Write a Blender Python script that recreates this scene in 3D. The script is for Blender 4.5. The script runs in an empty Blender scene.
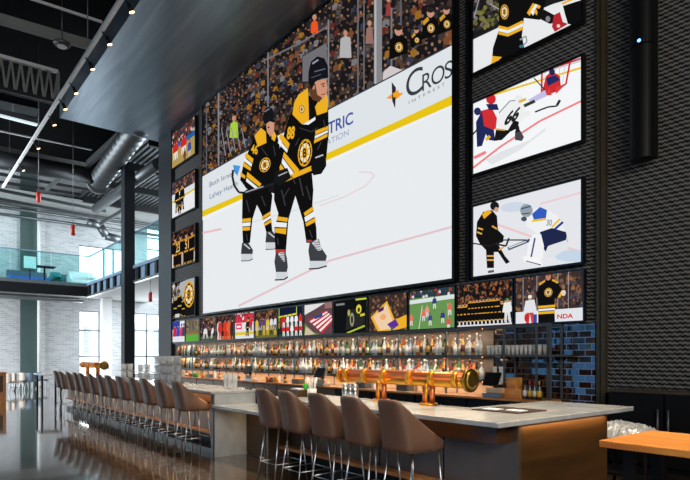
import bpy, bmesh, math, random
from mathutils import Vector, Matrix
R = random.Random(7)
SC = bpy.context.scene
COL = SC.collection
PI = math.pi
# ------------------------------------------------------------------ camera model
VX, CX, HY, F, H = -104.0, 345.0, 357.0, 560.0, 1.67
TH = math.atan((CX - VX) / F); CO = math.cos(TH); SI = math.sin(TH)
def dr(d, px): return d * (px - CX) / F
def W(px, py, Y):                      # point of the plane y = Y seen at a pixel
    d = Y * F / ((px - VX) * CO); r = dr(d, px)
    return Vector((SI * r - CO * d, Y, H - (py - HY) * d / F))
def G(px, py, Z):                      # point of the plane z = Z
    d = (H - Z) * F / (py - HY); r = dr(d, px)
    return Vector((SI * r - CO * d, CO * r + SI * d, Z))
def E(px, py, X):                      # point of the plane x = X
    d = X / ((px - CX) * SI / F - CO); r = dr(d, px)
    return Vector((X, CO * r + SI * d, H - (py - HY) * d / F))
def XA(px, Y): return W(px, HY, Y).x

# ------------------------------------------------------------------ materials
def lin(c):
    c = c / 255.0
    return c / 12.92 if c <= 0.04045 else ((c + 0.055) / 1.055) ** 2.4
def rgb(c): return (lin(c[0]), lin(c[1]), lin(c[2]), 1.0)
def newmat(name):
    m = bpy.data.materials.new(name); m.use_nodes = True
    nt = m.node_tree; return m, nt, nt.nodes['Principled BSDF']
def N(nt, t, **kw):
    n = nt.nodes.new(t)
    for k, v in kw.items():
        if k in n.inputs.keys() if hasattr(n.inputs, 'keys') else False: n.inputs[k].default_value = v
        else: setattr(n, k, v)
    return n
def pm(name, c, rough=.5, metal=0., noise=.12, scale=6., bump=0., emit=0., alpha=1., trans=0., coat=0., spec=.5):
    m, nt, b = newmat(name)
    col = rgb(c)
    b.inputs['Roughness'].default_value = rough; b.inputs['Metallic'].default_value = metal
    b.inputs['Specular IOR Level'].default_value = spec
    b.inputs['Coat Weight'].default_value = coat
    tc = N(nt, 'ShaderNodeTexCoord'); nz = N(nt, 'ShaderNodeTexNoise')
    nz.inputs['Scale'].default_value = scale; nz.inputs['Detail'].default_value = 4
    nt.links.new(tc.outputs['Object'], nz.inputs['Vector'])
    mx = N(nt, 'ShaderNodeMix', data_type='RGBA')
    mx.inputs['A'].default_value = tuple(v * (1 - noise) for v in col[:3]) + (1,)
    mx.inputs['B'].default_value = tuple(min(1, v * (1 + noise)) for v in col[:3]) + (1,)
    nt.links.new(nz.outputs['Fac'], mx.inputs['Factor'])
    nt.links.new(mx.outputs['Result'], b.inputs['Base Color'])
    if bump:
        bp = N(nt, 'ShaderNodeBump'); bp.inputs['Strength'].default_value = bump; bp.inputs['Distance'].default_value = .01
        nt.links.new(nz.outputs['Fac'], bp.inputs['Height']); nt.links.new(bp.outputs['Normal'], b.inputs['Normal'])
    if emit:
        b.inputs['Emission Color'].default_value = col; b.inputs['Emission Strength'].default_value = emit
    if trans: b.inputs['Transmission Weight'].default_value = trans
    if alpha < 1: b.inputs['Alpha'].default_value = alpha
    return m
def wood(name, c1, c2, scale=3., stretch=(1, 1, 1), rough=.4):
    m, nt, b = newmat(name)
    tc = N(nt, 'ShaderNodeTexCoord'); mp = N(nt, 'ShaderNodeMapping'); mp.inputs['Scale'].default_value = stretch
    nz = N(nt, 'ShaderNodeTexNoise'); nz.inputs['Scale'].default_value = scale; nz.inputs['Detail'].default_value = 6
    nz.inputs['Distortion'].default_value = .6
    cr = N(nt, 'ShaderNodeValToRGB')
    cr.color_ramp.elements[0].position = .3; cr.color_ramp.elements[0].color = rgb(c1)
    cr.color_ramp.elements[1].position = .7; cr.color_ramp.elements[1].color = rgb(c2)
    nt.links.new(tc.outputs['Object'], mp.inputs['Vector']); nt.links.new(mp.outputs['Vector'], nz.inputs['Vector'])
    nt.links.new(nz.outputs['Fac'], cr.inputs['Fac']); nt.links.new(cr.outputs['Color'], b.inputs['Base Color'])
    b.inputs['Roughness'].default_value = rough
    return m
def brick(name, c1, c2, mort, wv=.4, h=.12, ax='yz', rough=.8, mortw=.012, bump=.3, spec=.3, tilt=0.):
    m, nt, b = newmat(name)
    tc = N(nt, 'ShaderNodeTexCoord'); sp = N(nt, 'ShaderNodeSeparateXYZ'); cb = N(nt, 'ShaderNodeCombineXYZ')
    nt.links.new(tc.outputs['Object'], sp.inputs[0])
    nt.links.new(sp.outputs['Y' if ax[0] == 'y' else 'X'], cb.inputs[0]); nt.links.new(sp.outputs['Z'], cb.inputs[1])
    bt = N(nt, 'ShaderNodeTexBrick')
    bt.inputs['Scale'].default_value = 1; bt.inputs['Brick Width'].default_value = wv; bt.inputs['Row Height'].default_value = h
    bt.inputs['Mortar Size'].default_value = mortw; bt.inputs['Color1'].default_value = rgb(c1); bt.inputs['Color2'].default_value = rgb(c2)
    bt.inputs['Mortar'].default_value = rgb(mort)
    nt.links.new(cb.outputs[0], bt.inputs['Vector'])
    nt.links.new(bt.outputs['Color'], b.inputs['Base Color'])
    b.inputs['Roughness'].default_value = rough; b.inputs['Specular IOR Level'].default_value = spec
    bp = N(nt, 'ShaderNodeBump'); bp.inputs['Strength'].default_value = bump; bp.inputs['Distance'].default_value = .01; bp.invert = True
    nt.links.new(bt.outputs['Fac'], bp.inputs['Height']); nt.links.new(bp.outputs['Normal'], b.inputs['Normal'])
    return m
def mesh_mat():
    # woven dark metal mesh: wavy horizontal wires, staggered
    m, nt, b = newmat('woven_mesh')
    tc = N(nt, 'ShaderNodeTexCoord'); sp = N(nt, 'ShaderNodeSeparateXYZ')
    nt.links.new(tc.outputs['Object'], sp.inputs[0])
    def M(op, a, bb=None):
        n = N(nt, 'ShaderNodeMath', operation=op)
        for i, v in enumerate((a, bb)):
            if v is None: continue
            if isinstance(v, (int, float)): n.inputs[i].default_value = v
            else: nt.links.new(v, n.inputs[i])
        return n.outputs[0]
    sx = M('SINE', M('MULTIPLY', sp.outputs['X'], 2 * PI / .07))
    ph = M('ADD', M('MULTIPLY', sp.outputs['Z'], 2 * PI / .064), M('MULTIPLY', sx, .7))
    v = M('ADD', M('MULTIPLY', M('SINE', ph), .5), .5)
    v2 = M('ADD', M('MULTIPLY', M('SINE', M('MULTIPLY', M('ADD', sp.outputs['X'], M('MULTIPLY', sp.outputs['Z'], .9)), 2 * PI / .16)), .5), .5)
    vv = M('ADD', M('MULTIPLY', v, .75), M('MULTIPLY', v2, .25))
    cr = N(nt, 'ShaderNodeValToRGB')
    cr.color_ramp.elements[0].position = .25; cr.color_ramp.elements[0].color = rgb((20, 20, 20))
    cr.color_ramp.elements[1].position = .8; cr.color_ramp.elements[1].color = rgb((122, 121, 119))
    nt.links.new(vv, cr.inputs['Fac']); nt.links.new(cr.outputs['Color'], b.inputs['Base Color'])
    b.inputs['Roughness'].default_value = .6; b.inputs['Metallic'].default_value = .1; b.inputs['Specular IOR Level'].default_value = .2
    bp = N(nt, 'ShaderNodeBump'); bp.inputs['Strength'].default_value = .6; bp.inputs['Distance'].default_value = .02
    nt.links.new(vv, bp.inputs['Height']); nt.links.new(bp.outputs['Normal'], b.inputs['Normal'])
    return m
def tile_mat():
    m, nt, b = newmat('glazed_tile')
    tc = N(nt, 'ShaderNodeTexCoord'); sp = N(nt, 'ShaderNodeSeparateXYZ'); cb = N(nt, 'ShaderNodeCombineXYZ')
    nt.links.new(tc.outputs['Object'], sp.inputs[0])
    nt.links.new(sp.outputs['X'], cb.inputs[0]); nt.links.new(sp.outputs['Z'], cb.inputs[1])
    bt = N(nt, 'ShaderNodeTexBrick'); bt.inputs['Scale'].default_value = 1
    bt.inputs['Brick Width'].default_value = .22; bt.inputs['Row Height'].default_value = .105; bt.inputs['Mortar Size'].default_value = .007
    bt.inputs['Color1'].default_value = (0, 0, 0, 1); bt.inputs['Color2'].default_value = (1, 1, 1, 1); bt.inputs['Mortar'].default_value = (.5, .5, .5, 1)
    nt.links.new(cb.outputs[0], bt.inputs['Vector'])
    cr = N(nt, 'ShaderNodeValToRGB'); cr.color_ramp.interpolation = 'CONSTANT'
    els = [(0, (24, 15, 12)), (.25, (50, 28, 21)), (.45, (26, 20, 20)), (.6, (40, 24, 18)), (.8, (22, 24, 30))]
    e = cr.color_ramp.elements
    while len(e) < len(els): e.new(.5)
    for el, (p, c) in zip(e, els): el.position = p; el.color = rgb(c)
    nt.links.new(bt.outputs['Color'], cr.inputs['Fac'])
    mx = N(nt, 'ShaderNodeMix', data_type='RGBA'); mx.inputs['B'].default_value = rgb((110, 86, 76))
    nt.links.new(bt.outputs['Fac'], mx.inputs['Factor']); nt.links.new(cr.outputs['Color'], mx.inputs['A'])
    nt.links.new(mx.outputs['Result'], b.inputs['Base Color'])
    b.inputs['Roughness'].default_value = .1; b.inputs['Specular IOR Level'].default_value = 1.0
    # every tile sits at a slightly different tilt
    mu = N(nt, 'ShaderNodeMath', operation='MULTIPLY'); mu.inputs[1].default_value = 37.7
    nt.links.new(bt.outputs['Color'], mu.inputs[0])
    fr = N(nt, 'ShaderNodeMath', operation='FRACT'); nt.links.new(mu.outputs[0], fr.inputs[0])
    def off(sock, k):
        n = N(nt, 'ShaderNodeMath', operation='MULTIPLY_ADD'); n.inputs[1].default_value = k; n.inputs[2].default_value = -k / 2
        nt.links.new(sock, n.inputs[0]); return n.outputs[0]
    cv = N(nt, 'ShaderNodeCombineXYZ'); nt.links.new(off(bt.outputs['Color'], .2), cv.inputs[0]); nt.links.new(off(fr.outputs[0], .2), cv.inputs[2])
    ge = N(nt, 'ShaderNodeNewGeometry'); ad = N(nt, 'ShaderNodeVectorMath', operation='ADD'); no = N(nt, 'ShaderNodeVectorMath', operation='NORMALIZE')
    nt.links.new(ge.outputs['Normal'], ad.inputs[0]); nt.links.new(cv.outputs[0], ad.inputs[1]); nt.links.new(ad.outputs[0], no.inputs[0])
    nt.links.new(no.outputs[0], b.inputs['Normal'])
    return m
def floor_mat():
    m, nt, b = newmat('polished_concrete')
    tc = N(nt, 'ShaderNodeTexCoord'); nz = N(nt, 'ShaderNodeTexNoise'); nz.inputs['Scale'].default_value = 1.1; nz.inputs['Detail'].default_value = 9
    nz.inputs['Roughness'].default_value = .65
    nt.links.new(tc.outputs['Object'], nz.inputs['Vector'])
    cr = N(nt, 'ShaderNodeValToRGB')
    cr.color_ramp.elements[0].position = .3; cr.color_ramp.elements[0].color = rgb((52, 43, 37))
    cr.color_ramp.elements[1].position = .72; cr.color_ramp.elements[1].color = rgb((104, 86, 70))
    nt.links.new(nz.outputs['Fac'], cr.inputs['Fac'])
    bt = N(nt, 'ShaderNodeTexBrick'); bt.inputs['Scale'].default_value = 1; bt.offset = 0
    bt.inputs['Brick Width'].default_value = 3.2; bt.inputs['Row Height'].default_value = 3.2; bt.inputs['Mortar Size'].default_value = .008
    nt.links.new(tc.outputs['Object'], bt.inputs['Vector'])
    mx = N(nt, 'ShaderNodeMix', data_type='RGBA'); mx.inputs['B'].default_value = rgb((30, 26, 24))
    nt.links.new(bt.outputs['Fac'], mx.inputs['Factor']); nt.links.new(cr.outputs['Color'], mx.inputs['A'])
    nt.links.new(mx.outputs['Result'], b.inputs['Base Color'])
    mr = N(nt, 'ShaderNodeMapRange'); mr.inputs['To Min'].default_value = .06; mr.inputs['To Max'].default_value = .17
    nt.links.new(nz.outputs['Fac'], mr.inputs['Value']); nt.links.new(mr.outputs['Result'], b.inputs['Roughness'])
    b.inputs['Specular IOR Level'].default_value = .9; b.inputs['Coat Weight'].default_value = 1; b.inputs['Coat Roughness'].default_value = .05; b.inputs['Coat IOR'].default_value = 1.6
    bp = N(nt, 'ShaderNodeBump'); bp.inputs['Strength'].default_value = .05; bp.inputs['Distance'].default_value = .02
    nt.links.new(nz.outputs['Fac'], bp.inputs['Height']); nt.links.new(bp.outputs['Normal'], b.inputs['Normal'])
    return m
def pane_mat(name, tint, ior=1.3):
    m, nt, b = newmat(name)
    t = N(nt, 'ShaderNodeBsdfTransparent'); t.inputs['Color'].default_value = rgb(tint)
    g = N(nt, 'ShaderNodeBsdfGlossy'); g.inputs['Roughness'].default_value = .03; g.inputs['Color'].default_value = (1, 1, 1, 1)
    lw = N(nt, 'ShaderNodeLayerWeight'); lw.inputs['Blend'].default_value = .5
    pw = N(nt, 'ShaderNodeMath', operation='POWER'); pw.inputs[1].default_value = 4; nt.links.new(lw.outputs['Facing'], pw.inputs[0])
    fr = N(nt, 'ShaderNodeMath', operation='MULTIPLY_ADD'); fr.inputs[1].default_value = ior - 1; fr.inputs[2].default_value = .03
    nt.links.new(pw.outputs[0], fr.inputs[0])
    mx = N(nt, 'ShaderNodeMixShader')
    nt.links.new(fr.outputs[0], mx.inputs[0]); nt.links.new(t.outputs[0], mx.inputs[1]); nt.links.new(g.outputs[0], mx.inputs[2])
    nt.links.new(mx.outputs[0], nt.nodes['Material Output'].inputs['Surface'])
    return m
def screen_mat(strength):
    m, nt, b = newmat('screen_picture')
    at = N(nt, 'ShaderNodeVertexColor', layer_name='Col'); em = N(nt, 'ShaderNodeEmission')
    em.inputs['Strength'].default_value = strength
    nt.links.new(at.outputs['Color'], em.inputs['Color'])
    nt.links.new(em.outputs[0], nt.nodes['Material Output'].inputs['Surface'])
    return m
def emis(name, c, s):
    m, nt, b = newmat(name)
    b.inputs['Base Color'].default_value = rgb(c); b.inputs['Emission Color'].default_value = rgb(c); b.inputs['Emission Strength'].default_value = s
    return m

M_ = {}
M_['floor'] = floor_mat(); M_['mesh'] = mesh_mat(); M_['tile'] = tile_mat()
M_['black'] = pm('black_paint', (9, 9, 10), .5, spec=.2)
M_['blackmetal'] = pm('black_metal', (17, 18, 20), .45, .2, spec=.25)
M_['bezel'] = pm('screen_bezel', (9, 10, 12), .3)
M_['ceil'] = pm('black_ceiling', (7, 7, 8), .9, spec=.03)
M_['soffit'] = wood('soffit_board', (112, 128, 140), (140, 154, 166), 1.2, (.25, 3, 1), .34)
M_['soffit'].node_tree.nodes['Principled BSDF'].inputs['Metallic'].default_value = .75
M_['duct'] = pm('galvanised_duct', (92, 96, 98), .42, .7, .3, 3)
M_['darkduct'] = pm('dark_duct', (52, 55, 58), .42, .6, .2, 3)
M_['greysteel'] = pm('grey_steel', (104, 108, 110), .42, .7, .15, 3)
M_['zinc'] = pm('zinc_panel', (114, 96, 82), .36, .6, .18, 2.2)
M_['marble'] = wood('grey_stone_top', (158, 163, 166), (200, 202, 202), 2.2, (1, 1, 1), .16)
M_['walnut'] = wood('walnut_panel', (58, 37, 12), (84, 55, 22), 2.0, (.4, .4, 4), .38)
M_['walnutdark'] = wood('walnut_board', (62, 38, 20), (82, 52, 30), 2.0, (.5, 4, 4), .4)
M_['leather'] = pm('brown_leather', (106, 79, 65), .42, 0, .1, 14, .08)
M_['leatherdark'] = pm('dark_brown_leather', (66, 48, 42), .42, 0, .1, 14, .08)
M_['chrome'] = pm('chrome', (200, 200, 202), .28, 1., .03)
M_['copper'] = pm('copper', (226, 128, 76), .3, .75, .08, 8)
M_['brass'] = pm('brass', (240, 168, 54), .32, .75, .08, 8)
M_['darkbrass'] = pm('aged_brass', (150, 118, 50), .35, 1., .3, 30)
M_['butcher'] = wood('butcher_block', (190, 104, 38), (244, 172, 88), 5.0, (.35, 3.2, 1), .32)
M_['oak'] = wood('oak', (176, 112, 58), (212, 152, 92), 4.0, (.5, 3, 1), .42)
M_['cream'] = pm('cream_panel', (214, 184, 148), .6, 0, .06)
M_['brick'] = brick('pale_brick', (176, 178, 180), (150, 154, 156), (188, 188, 186), .42, .13)
M_['greenpanel'] = pm('dark_green_panel', (58, 76, 74), .5, 0, .12, 2)
M_['concrete'] = pm('concrete', (128, 132, 130), .75, 0, .12, 2)
M_['white'] = pm('white_paint', (226, 228, 228), .5, 0, .04)
M_['bluesteel'] = pm('blue_grey_steel', (112, 134, 156), .45, .25, .1, 3)
M_['colsteel'] = pm('column_paint', (28, 36, 43), .45, .1, .12, 2)
M_['greycol'] = pm('column_grey', (92, 96, 98), .45, .2, .12, 2)
M_['pane'] = pane_mat('window_glass', (244, 248, 250))
M_['railglass'] = pane_mat('teal_glass', (222, 246, 246), 1.25)
M_['red'] = pm('red_plastic', (214, 60, 46), .4)
M_['picture'] = screen_mat(1.0)
M_['warmled'] = emis('warm_led', (255, 176, 92), 5.)
M_['lampface'] = emis('lamp_face', (255, 206, 140), 7.)
M_['tubelight'] = emis('tube_light', (206, 224, 236), .8)
M_['blueled'] = emis('blue_led', (110, 170, 255), 3.)
M_['bronze'] = pm('bronze_trim', (88, 76, 56), .45, .6, .2, 6)
M_['clear'] = pm('clear_glass', (236, 240, 242), .08, 0, .02, alpha=.38, spec=.8)
M_['shelfback'] = pm('shelf_back', (120, 104, 88), .6, 0, .2, 9)
M_['shelfsteel'] = pm('shelf_steel', (86, 92, 97), .5, .2, .1, 5, spec=.3)
M_['paper'] = pm('paper', (236, 236, 232), .7)
M_['plastic'] = pm('silver_wrap', (206, 208, 210), .25, .35, .1, 18, .3)
M_['teal'] = pm('teal_cushion', (52, 140, 140), .7)
M_['beige'] = pm('beige_seat', (170, 158, 142), .6)
M_['slate'] = pm('slate_seat', (84, 100, 118), .6)
M_['greenbottle'] = pm('green_plastic', (60, 190, 50), .25)

# ------------------------------------------------------------------ mesh helpers
def box(bm, x0, x1, y0, y1, z0, z1, mi=0):
    vs = [bm.verts.new(p) for p in ((x0, y0, z0), (x1, y0, z0), (x1, y1, z0), (x0, y1, z0), (x0, y0, z1), (x1, y0, z1), (x1, y1, z1), (x0, y1, z1))]
    for f in ((3, 2, 1, 0), (4, 5, 6, 7), (0, 1, 5, 4), (1, 2, 6, 5), (2, 3, 7, 6), (3, 0, 4, 7)):
        bm.faces.new([vs[i] for i in f]).material_index = mi
def frame_of(d):
    d = d.normalized(); a = Vector((0, 0, 1)) if abs(d.z) < .9 else Vector((1, 0, 0))
    u = d.cross(a).normalized(); return u, d.cross(u)
def cyl(bm, p0, p1, r0, r1=None, n=12, mi=0, caps=True):
    p0, p1 = Vector(p0), Vector(p1); r1 = r0 if r1 is None else r1
    u, v = frame_of(p1 - p0); A = []; B = []
    for i in range(n):
        a = 2 * PI * i / n; w = u * math.cos(a) + v * math.sin(a)
        A.append(bm.verts.new(p0 + w * r0)); B.append(bm.verts.new(p1 + w * r1))
    for i in range(n):
        f = bm.faces.new((A[i], A[(i + 1) % n], B[(i + 1) % n], B[i])); f.material_index = mi; f.smooth = True
    if caps:
        bm.faces.new(A[::-1]).material_index = mi; bm.faces.new(B).material_index = mi
def tube(bm, pts, r, n=8, mi=0):
    for a, b in zip(pts[:-1], pts[1:]): cyl(bm, a, b, r, n=n, mi=mi)
def bar(bm, p0, p1, w, h, mi=0):        # rectangular bar between two points
    p0, p1 = Vector(p0), Vector(p1); d = (p1 - p0).normalized()
    up = Vector((0, 0, 1)) if abs(d.z) < .95 else Vector((0, 1, 0))
    s = d.cross(up).normalized(); t = s.cross(d)
    vs = []
    for p in (p0, p1):
        for a, b in ((-1, -1), (1, -1), (1, 1), (-1, 1)): vs.append(bm.verts.new(p + s * a * w / 2 + t * b * h / 2))
    for f in ((3, 2, 1, 0), (4, 5, 6, 7), (0, 1, 5, 4), (1, 2, 6, 5), (2, 3, 7, 6), (3, 0, 4, 7)):
        bm.faces.new([vs[i] for i in f]).material_index = mi
def lathe(bm, prof, n=12, c=(0, 0, 0), mis=None):
    rings = []
    for r, z in prof:
        rings.append([bm.verts.new((c[0] + r * math.cos(2 * PI * i / n), c[1] + r * math.sin(2 * PI * i / n), c[2] + z)) for i in range(n)] if r > 1e-5 else [bm.verts.new((c[0], c[1], c[2] + z))])
    for k, (a, b) in enumerate(zip(rings[:-1], rings[1:])):
        for i in range(n):
            j = (i + 1) % n
            if len(a) == 1 and len(b) == 1: continue
            if len(a) == 1: f = bm.faces.new((a[0], b[j], b[i]))
            elif len(b) == 1: f = bm.faces.new((a[i], a[j], b[0]))
            else: f = bm.faces.new((a[i], a[j], b[j], b[i]))
            f.smooth = True; f.material_index = mis[k] if mis else 0
def prism(bm, pts, z0, z1, mi=0):
    A = [bm.verts.new((x, y, z0)) for x, y in pts]; B = [bm.verts.new((x, y, z1)) for x, y in pts]; n = len(pts)
    bm.faces.new(A[::-1]).material_index = mi; bm.faces.new(B).material_index = mi
    for i in range(n): bm.faces.new((A[i], A[(i + 1) % n], B[(i + 1) % n], B[i])).material_index = mi
def obj(name, bm, mats, parent=None, loc=None, bevel=0., smooth=False):
    """one mesh object; world-space bmesh is re-based on loc or on the parent's location"""
    off = Vector(parent.location) if parent and parent.parent is None else Vector((0, 0, 0))
    if parent and parent.parent is not None: off = Vector(parent.parent.location)
    if loc is not None and parent is None: off = Vector(loc)
    bmesh.ops.translate(bm, verts=bm.verts, vec=-off)
    bmesh.ops.recalc_face_normals(bm, faces=bm.faces)
    if smooth:
        for f in bm.faces: f.smooth = True
    me = bpy.data.meshes.new(name); bm.to_mesh(me); bm.free()
    for m in (mats if isinstance(mats, (list, tuple)) else [mats]): me.materials.append(M_[m] if isinstance(m, str) else m)
    o = bpy.data.objects.new(name, me); COL.objects.link(o)
    if parent: o.parent = parent
    elif loc is not None: o.location = loc
    if bevel:
        b = o.modifiers.new('bevel', 'BEVEL'); b.width = bevel; b.segments = 2; b.limit_method = 'ANGLE'
    return o
def tag(o, label, cat, group=None):
    o['label'] = label; o['category'] = cat
    if group: o['group'] = group
    return o
def thing(name, label, cat, loc=(0, 0, 0), group=None, rz=0):
    o = bpy.data.objects.new(name, None); COL.objects.link(o); o.location = loc; o.rotation_euler = (0, 0, rz)
    o.empty_display_size = .1
    return tag(o, label, cat, group)
def struct(name, bm, mats):
    o = obj(name, bm, mats); o['kind'] = 'structure'; return o
def dup(root, loc, label, group=None, rz=None, scale=None):
    r = root.copy(); COL.objects.link(r); r.location = loc
    if rz is not None: r.rotation_euler = (0, 0, rz)
    if scale: r.scale = scale
    r['label'] = label
    if group: r['group'] = group
    for ch in list(root.children):
        c = ch.copy(); COL.objects.link(c); c.parent = r
        for g in list(ch.children):
            d = g.copy(); COL.objects.link(d); d.parent = c
    return r
ORD = ['', 'first', 'second', 'third', 'fourth', 'fifth', 'sixth', 'seventh', 'eighth', 'ninth', 'tenth', 'eleventh', 'twelfth', 'thirteenth', 'fourteenth', 'fifteenth', 'sixteenth']
B = bmesh.new
# ================================================================== the room
YW = 8.9                     # face of the bar wall
XE = -42.0                   # far end wall
ZC = 14.0
XL = XA(162.4, YW)           # free end of the bar wall
b = B(); box(b, -46, 9, -14, 19, -.3, 0); struct('floor', b, 'floor')
b = B(); box(b, -46, 9, -14, 19, ZC, ZC + .3); struct('ceiling', b, 'ceil')
b = B(); box(b, XL, 9, YW, YW + .4, 0, ZC); struct('wall_back', b, 'mesh')
b = B(); box(b, 9, 9.3, -14, 19, 0, ZC); struct('wall_right', b, 'black')
b = B(); box(b, -46, 9, -14.3, -14, 0, ZC)
struct('wall_front', b, 'concrete')
ZSO = 10.9; YSO = 4.93
b = B(); box(b, XL - .15, 9, YSO, YW, ZSO, ZSO + .7); struct('trim_1', b, 'soffit')
# bronze vertical trims on the bar wall
b = B()
xa, xb = XA(596.5, YW - .06), XA(600, YW - .06); box(b, xa, xb, YW - .07, YW, 0, ZSO)
struct('trim_2', b, 'bronze')
b = B(); box(b, XA(601.5, YW - .06), XA(606, YW - .06), YW - .09, YW, 0, ZSO); struct('trim_3', b, 'bronze')
b = B(); box(b, XA(467, YW - .05), XA(470.5, YW - .05), YW - .09, YW, 3.2, ZSO); struct('trim_4', b, 'black')
b = B(); box(b, XL - .05, XA(171.0, YW - .15), YW - .15, YW + .4, 0, ZSO); struct('trim_5', b, 'colsteel')

# far end wall with window openings (y, z intervals)
def ez(px, py): return E(px, py, XE).z
def ey(px): return E(px, HY, XE).y
y79, y101, y112, y133, y147, y162 = ey(79), ey(101), ey(112), ey(134), ey(147), ey(163)
zl0, zl1 = .35, ez(90, 311); zu0, zu1 = ez(90, 286), ez(90, 246); zr0, zr1 = ez(153, 261), ez(153, 226)
b = B()
def seg(ya, yb, holes):
    z = 0
    for a, c in holes: box(b, XE - .4, XE, ya, yb, z, a); z = c
    box(b, XE - .4, XE, ya, yb, z, ZC)
seg(-14, y79, []); seg(y79, y101, [(zl0, zl1), (zu0, zu1)]); seg(y101, y112, [(zl0, zl1), (zu0, zu1)])
seg(y112, y133, [(zu0, zu1)]); seg(y133, y147, [(zl0, zl1)]); seg(y147, y162, [(zl0, zl1), (zr0, zr1)]); seg(y162, 19, [])
struct('wall_end', b, 'brick')
b = B(); box(b, -46, 9, 18.6, 19, 0, ZC); struct('wall_left', b, 'white')
def window(n, ya, yb, z0, z1, muls, rails):
    root = bpy.data.objects.new('window_%d' % n, None); COL.objects.link(root); root.location = (XE - .2, (ya + yb) / 2, z0); root['kind'] = 'structure'
    f = B()
    for y in (ya, yb): box(f, XE - .25, XE - .12, y - .06, y + .06, z0, z1)
    for z in (z0, z1): box(f, XE - .25, XE - .12, ya, yb, z - .06, z + .06)
    for t in muls: y = ya + (yb - ya) * t; box(f, XE - .24, XE - .13, y - .05, y + .05, z0, z1)
    for t in rails: z = z0 + (z1 - z0) * t; box(f, XE - .24, XE - .13, ya, yb, z - .05, z + .05)
    obj('window_frame', f, 'greysteel', root)
    g = B(); box(g, XE - .2, XE - .19, ya, yb, z0, z1); obj('pane', g, 'pane', root)
window(1, y79, y112, zl0, zl1, [.62], [.3, .7]); window(2, y79, y133, zu0, zu1, [.45, .62, .8], [])
window(3, y133, y162, zl0, zl1, [.45], [.3, .72]); window(4, y147, y162, zr0, zr1, [], [.33, .66])
# pale building across the street, seen through the windows
b = B(); box(b, -62, -58, -6, 40, -2, 6.2, 0)
for k in range(7): box(b, -58.02, -57.9, 4 + k * 3.4, 5.4 + k * 3.4, 2.0, 4.6, 1)
o = obj('building', b, ['white', 'brick'], loc=(-60, 17, -2)); tag(o, 'pale brick building across the street, seen through the far windows', 'building')
# dark green pilaster, pipe and beam of the end wall
b = B(); ya, yb = E(20.5, HY, XE + .15).y, E(37, HY, XE + .15).y; box(b, XE, XE + .15, ya, yb, 0, ZC); struct('trim_6', b, 'greenpanel')
p = E(38.8, HY, XE + .5)
b = B(); cyl(b, (XE + .5, p.y, 0), (XE + .5, p.y, 12.), .09, n=10); o = obj('riser_pipe', b, 'white', loc=(XE + .5, p.y, 0)); tag(o, 'white vertical riser pipe beside the dark green pilaster on the end wall', 'pipe')
b = B(); z = E(40, 207, XE + 1).z; box(b, XE, XE + 1, -14, 18.6, z, z + .9); struct('trim_7', b, 'concrete')
for k, (dz, dx, lab) in enumerate(((-.15, 1.3, 'upper'), (-.5, 1.6, 'middle'), (-.85, 1.2, 'lower'))):
    b = B(); cyl(b, (XE + dx, -13.9, z + dz), (XE + dx, 18.5, z + dz), .1, n=8)
    o = obj('conduit', b, 'duct', loc=(XE + dx, 0, z + dz)); tag(o, '%s of the three grey conduits along the beam above the mezzanine wall' % lab, 'conduit')

# ------------------------------------------------------------------ mezzanine
XM, YM = -36.7, 9.25
zt = W(88, 285, YM).z; zb = zt - .75
b = B(); prism(b, [(XE, -14), (XM, -14), (XM, YM), (-20, YM), (-20, 14.5), (XE, 14.5)], zb + .35, zt); struct('trim_8', b, 'concrete')
b = B(); box(b, XM, XM + .12, -14, YM, zt - .16, zt + .04); struct('trim_9', b, 'greysteel')
b = B(); box(b, XM, XM + .1, -14, YM, zb, zt - .16); struct('trim_10', b, 'blackmetal')
beam = thing('steel_beam', 'blue-grey steel edge beam with web stiffeners along the mezzanine bridge', 'beam', (-28, YM, zb))
b = B(); box(b, XM, -20, YM - .16, YM, zt - .1, zt + .05); obj('flange', b, 'bluesteel', beam)
b = B(); box(b, XM, -20, YM - .16, YM, zb - .05, zb + .05); obj('flange', b, 'greysteel', beam)
b = B(); box(b, XM, -20, YM - .03, YM, zb + .05, zt - .1); obj('web', b, 'bluesteel', beam)
for k in range(14):
    x = XM + .35 + k * 1.25
    if x > -20.2: break
    b = B(); box(b, x, x + .32, YM - .15, YM - .03, zb + .05, zt - .1); obj('stiffener', b, 'blackmetal', beam)
HG = 1.7
bal = thing('glass_balustrade', 'teal-tinted glass balustrade along the far edge of the mezzanine', 'balustrade', (XM, 0, zt))
for k in range(11):
    y0 = YM - (k + 1) * 2.1
    b = B(); box(b, XM + .0, XM + .02, y0 + .02, y0 + 2.08, zt + .05, zt + HG); obj('glass_panel', b, 'railglass', bal)
b = B(); box(b, XM - .03, XM + .05, YM - 11 * 2.1, YM, zt + HG, zt + HG + .05); obj('handrail', b, 'bluesteel', bal)
bal = thing('glass_balustrade', 'glass balustrade on the mezzanine bridge above the stiffened steel beam', 'balustrade', (-28, YM, zt))
for k in range(8):
    x0 = XM + k * 2.0
    b = B(); box(b, x0 + .02, x0 + 1.98, YM, YM + .02, zt + .05, zt + HG); obj('glass_panel', b, 'railglass', bal)
b = B(); box(b, XM, XM + 16, YM - .03, YM + .05, zt + HG, zt + HG + .05); obj('handrail', b, 'bluesteel', bal)
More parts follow.
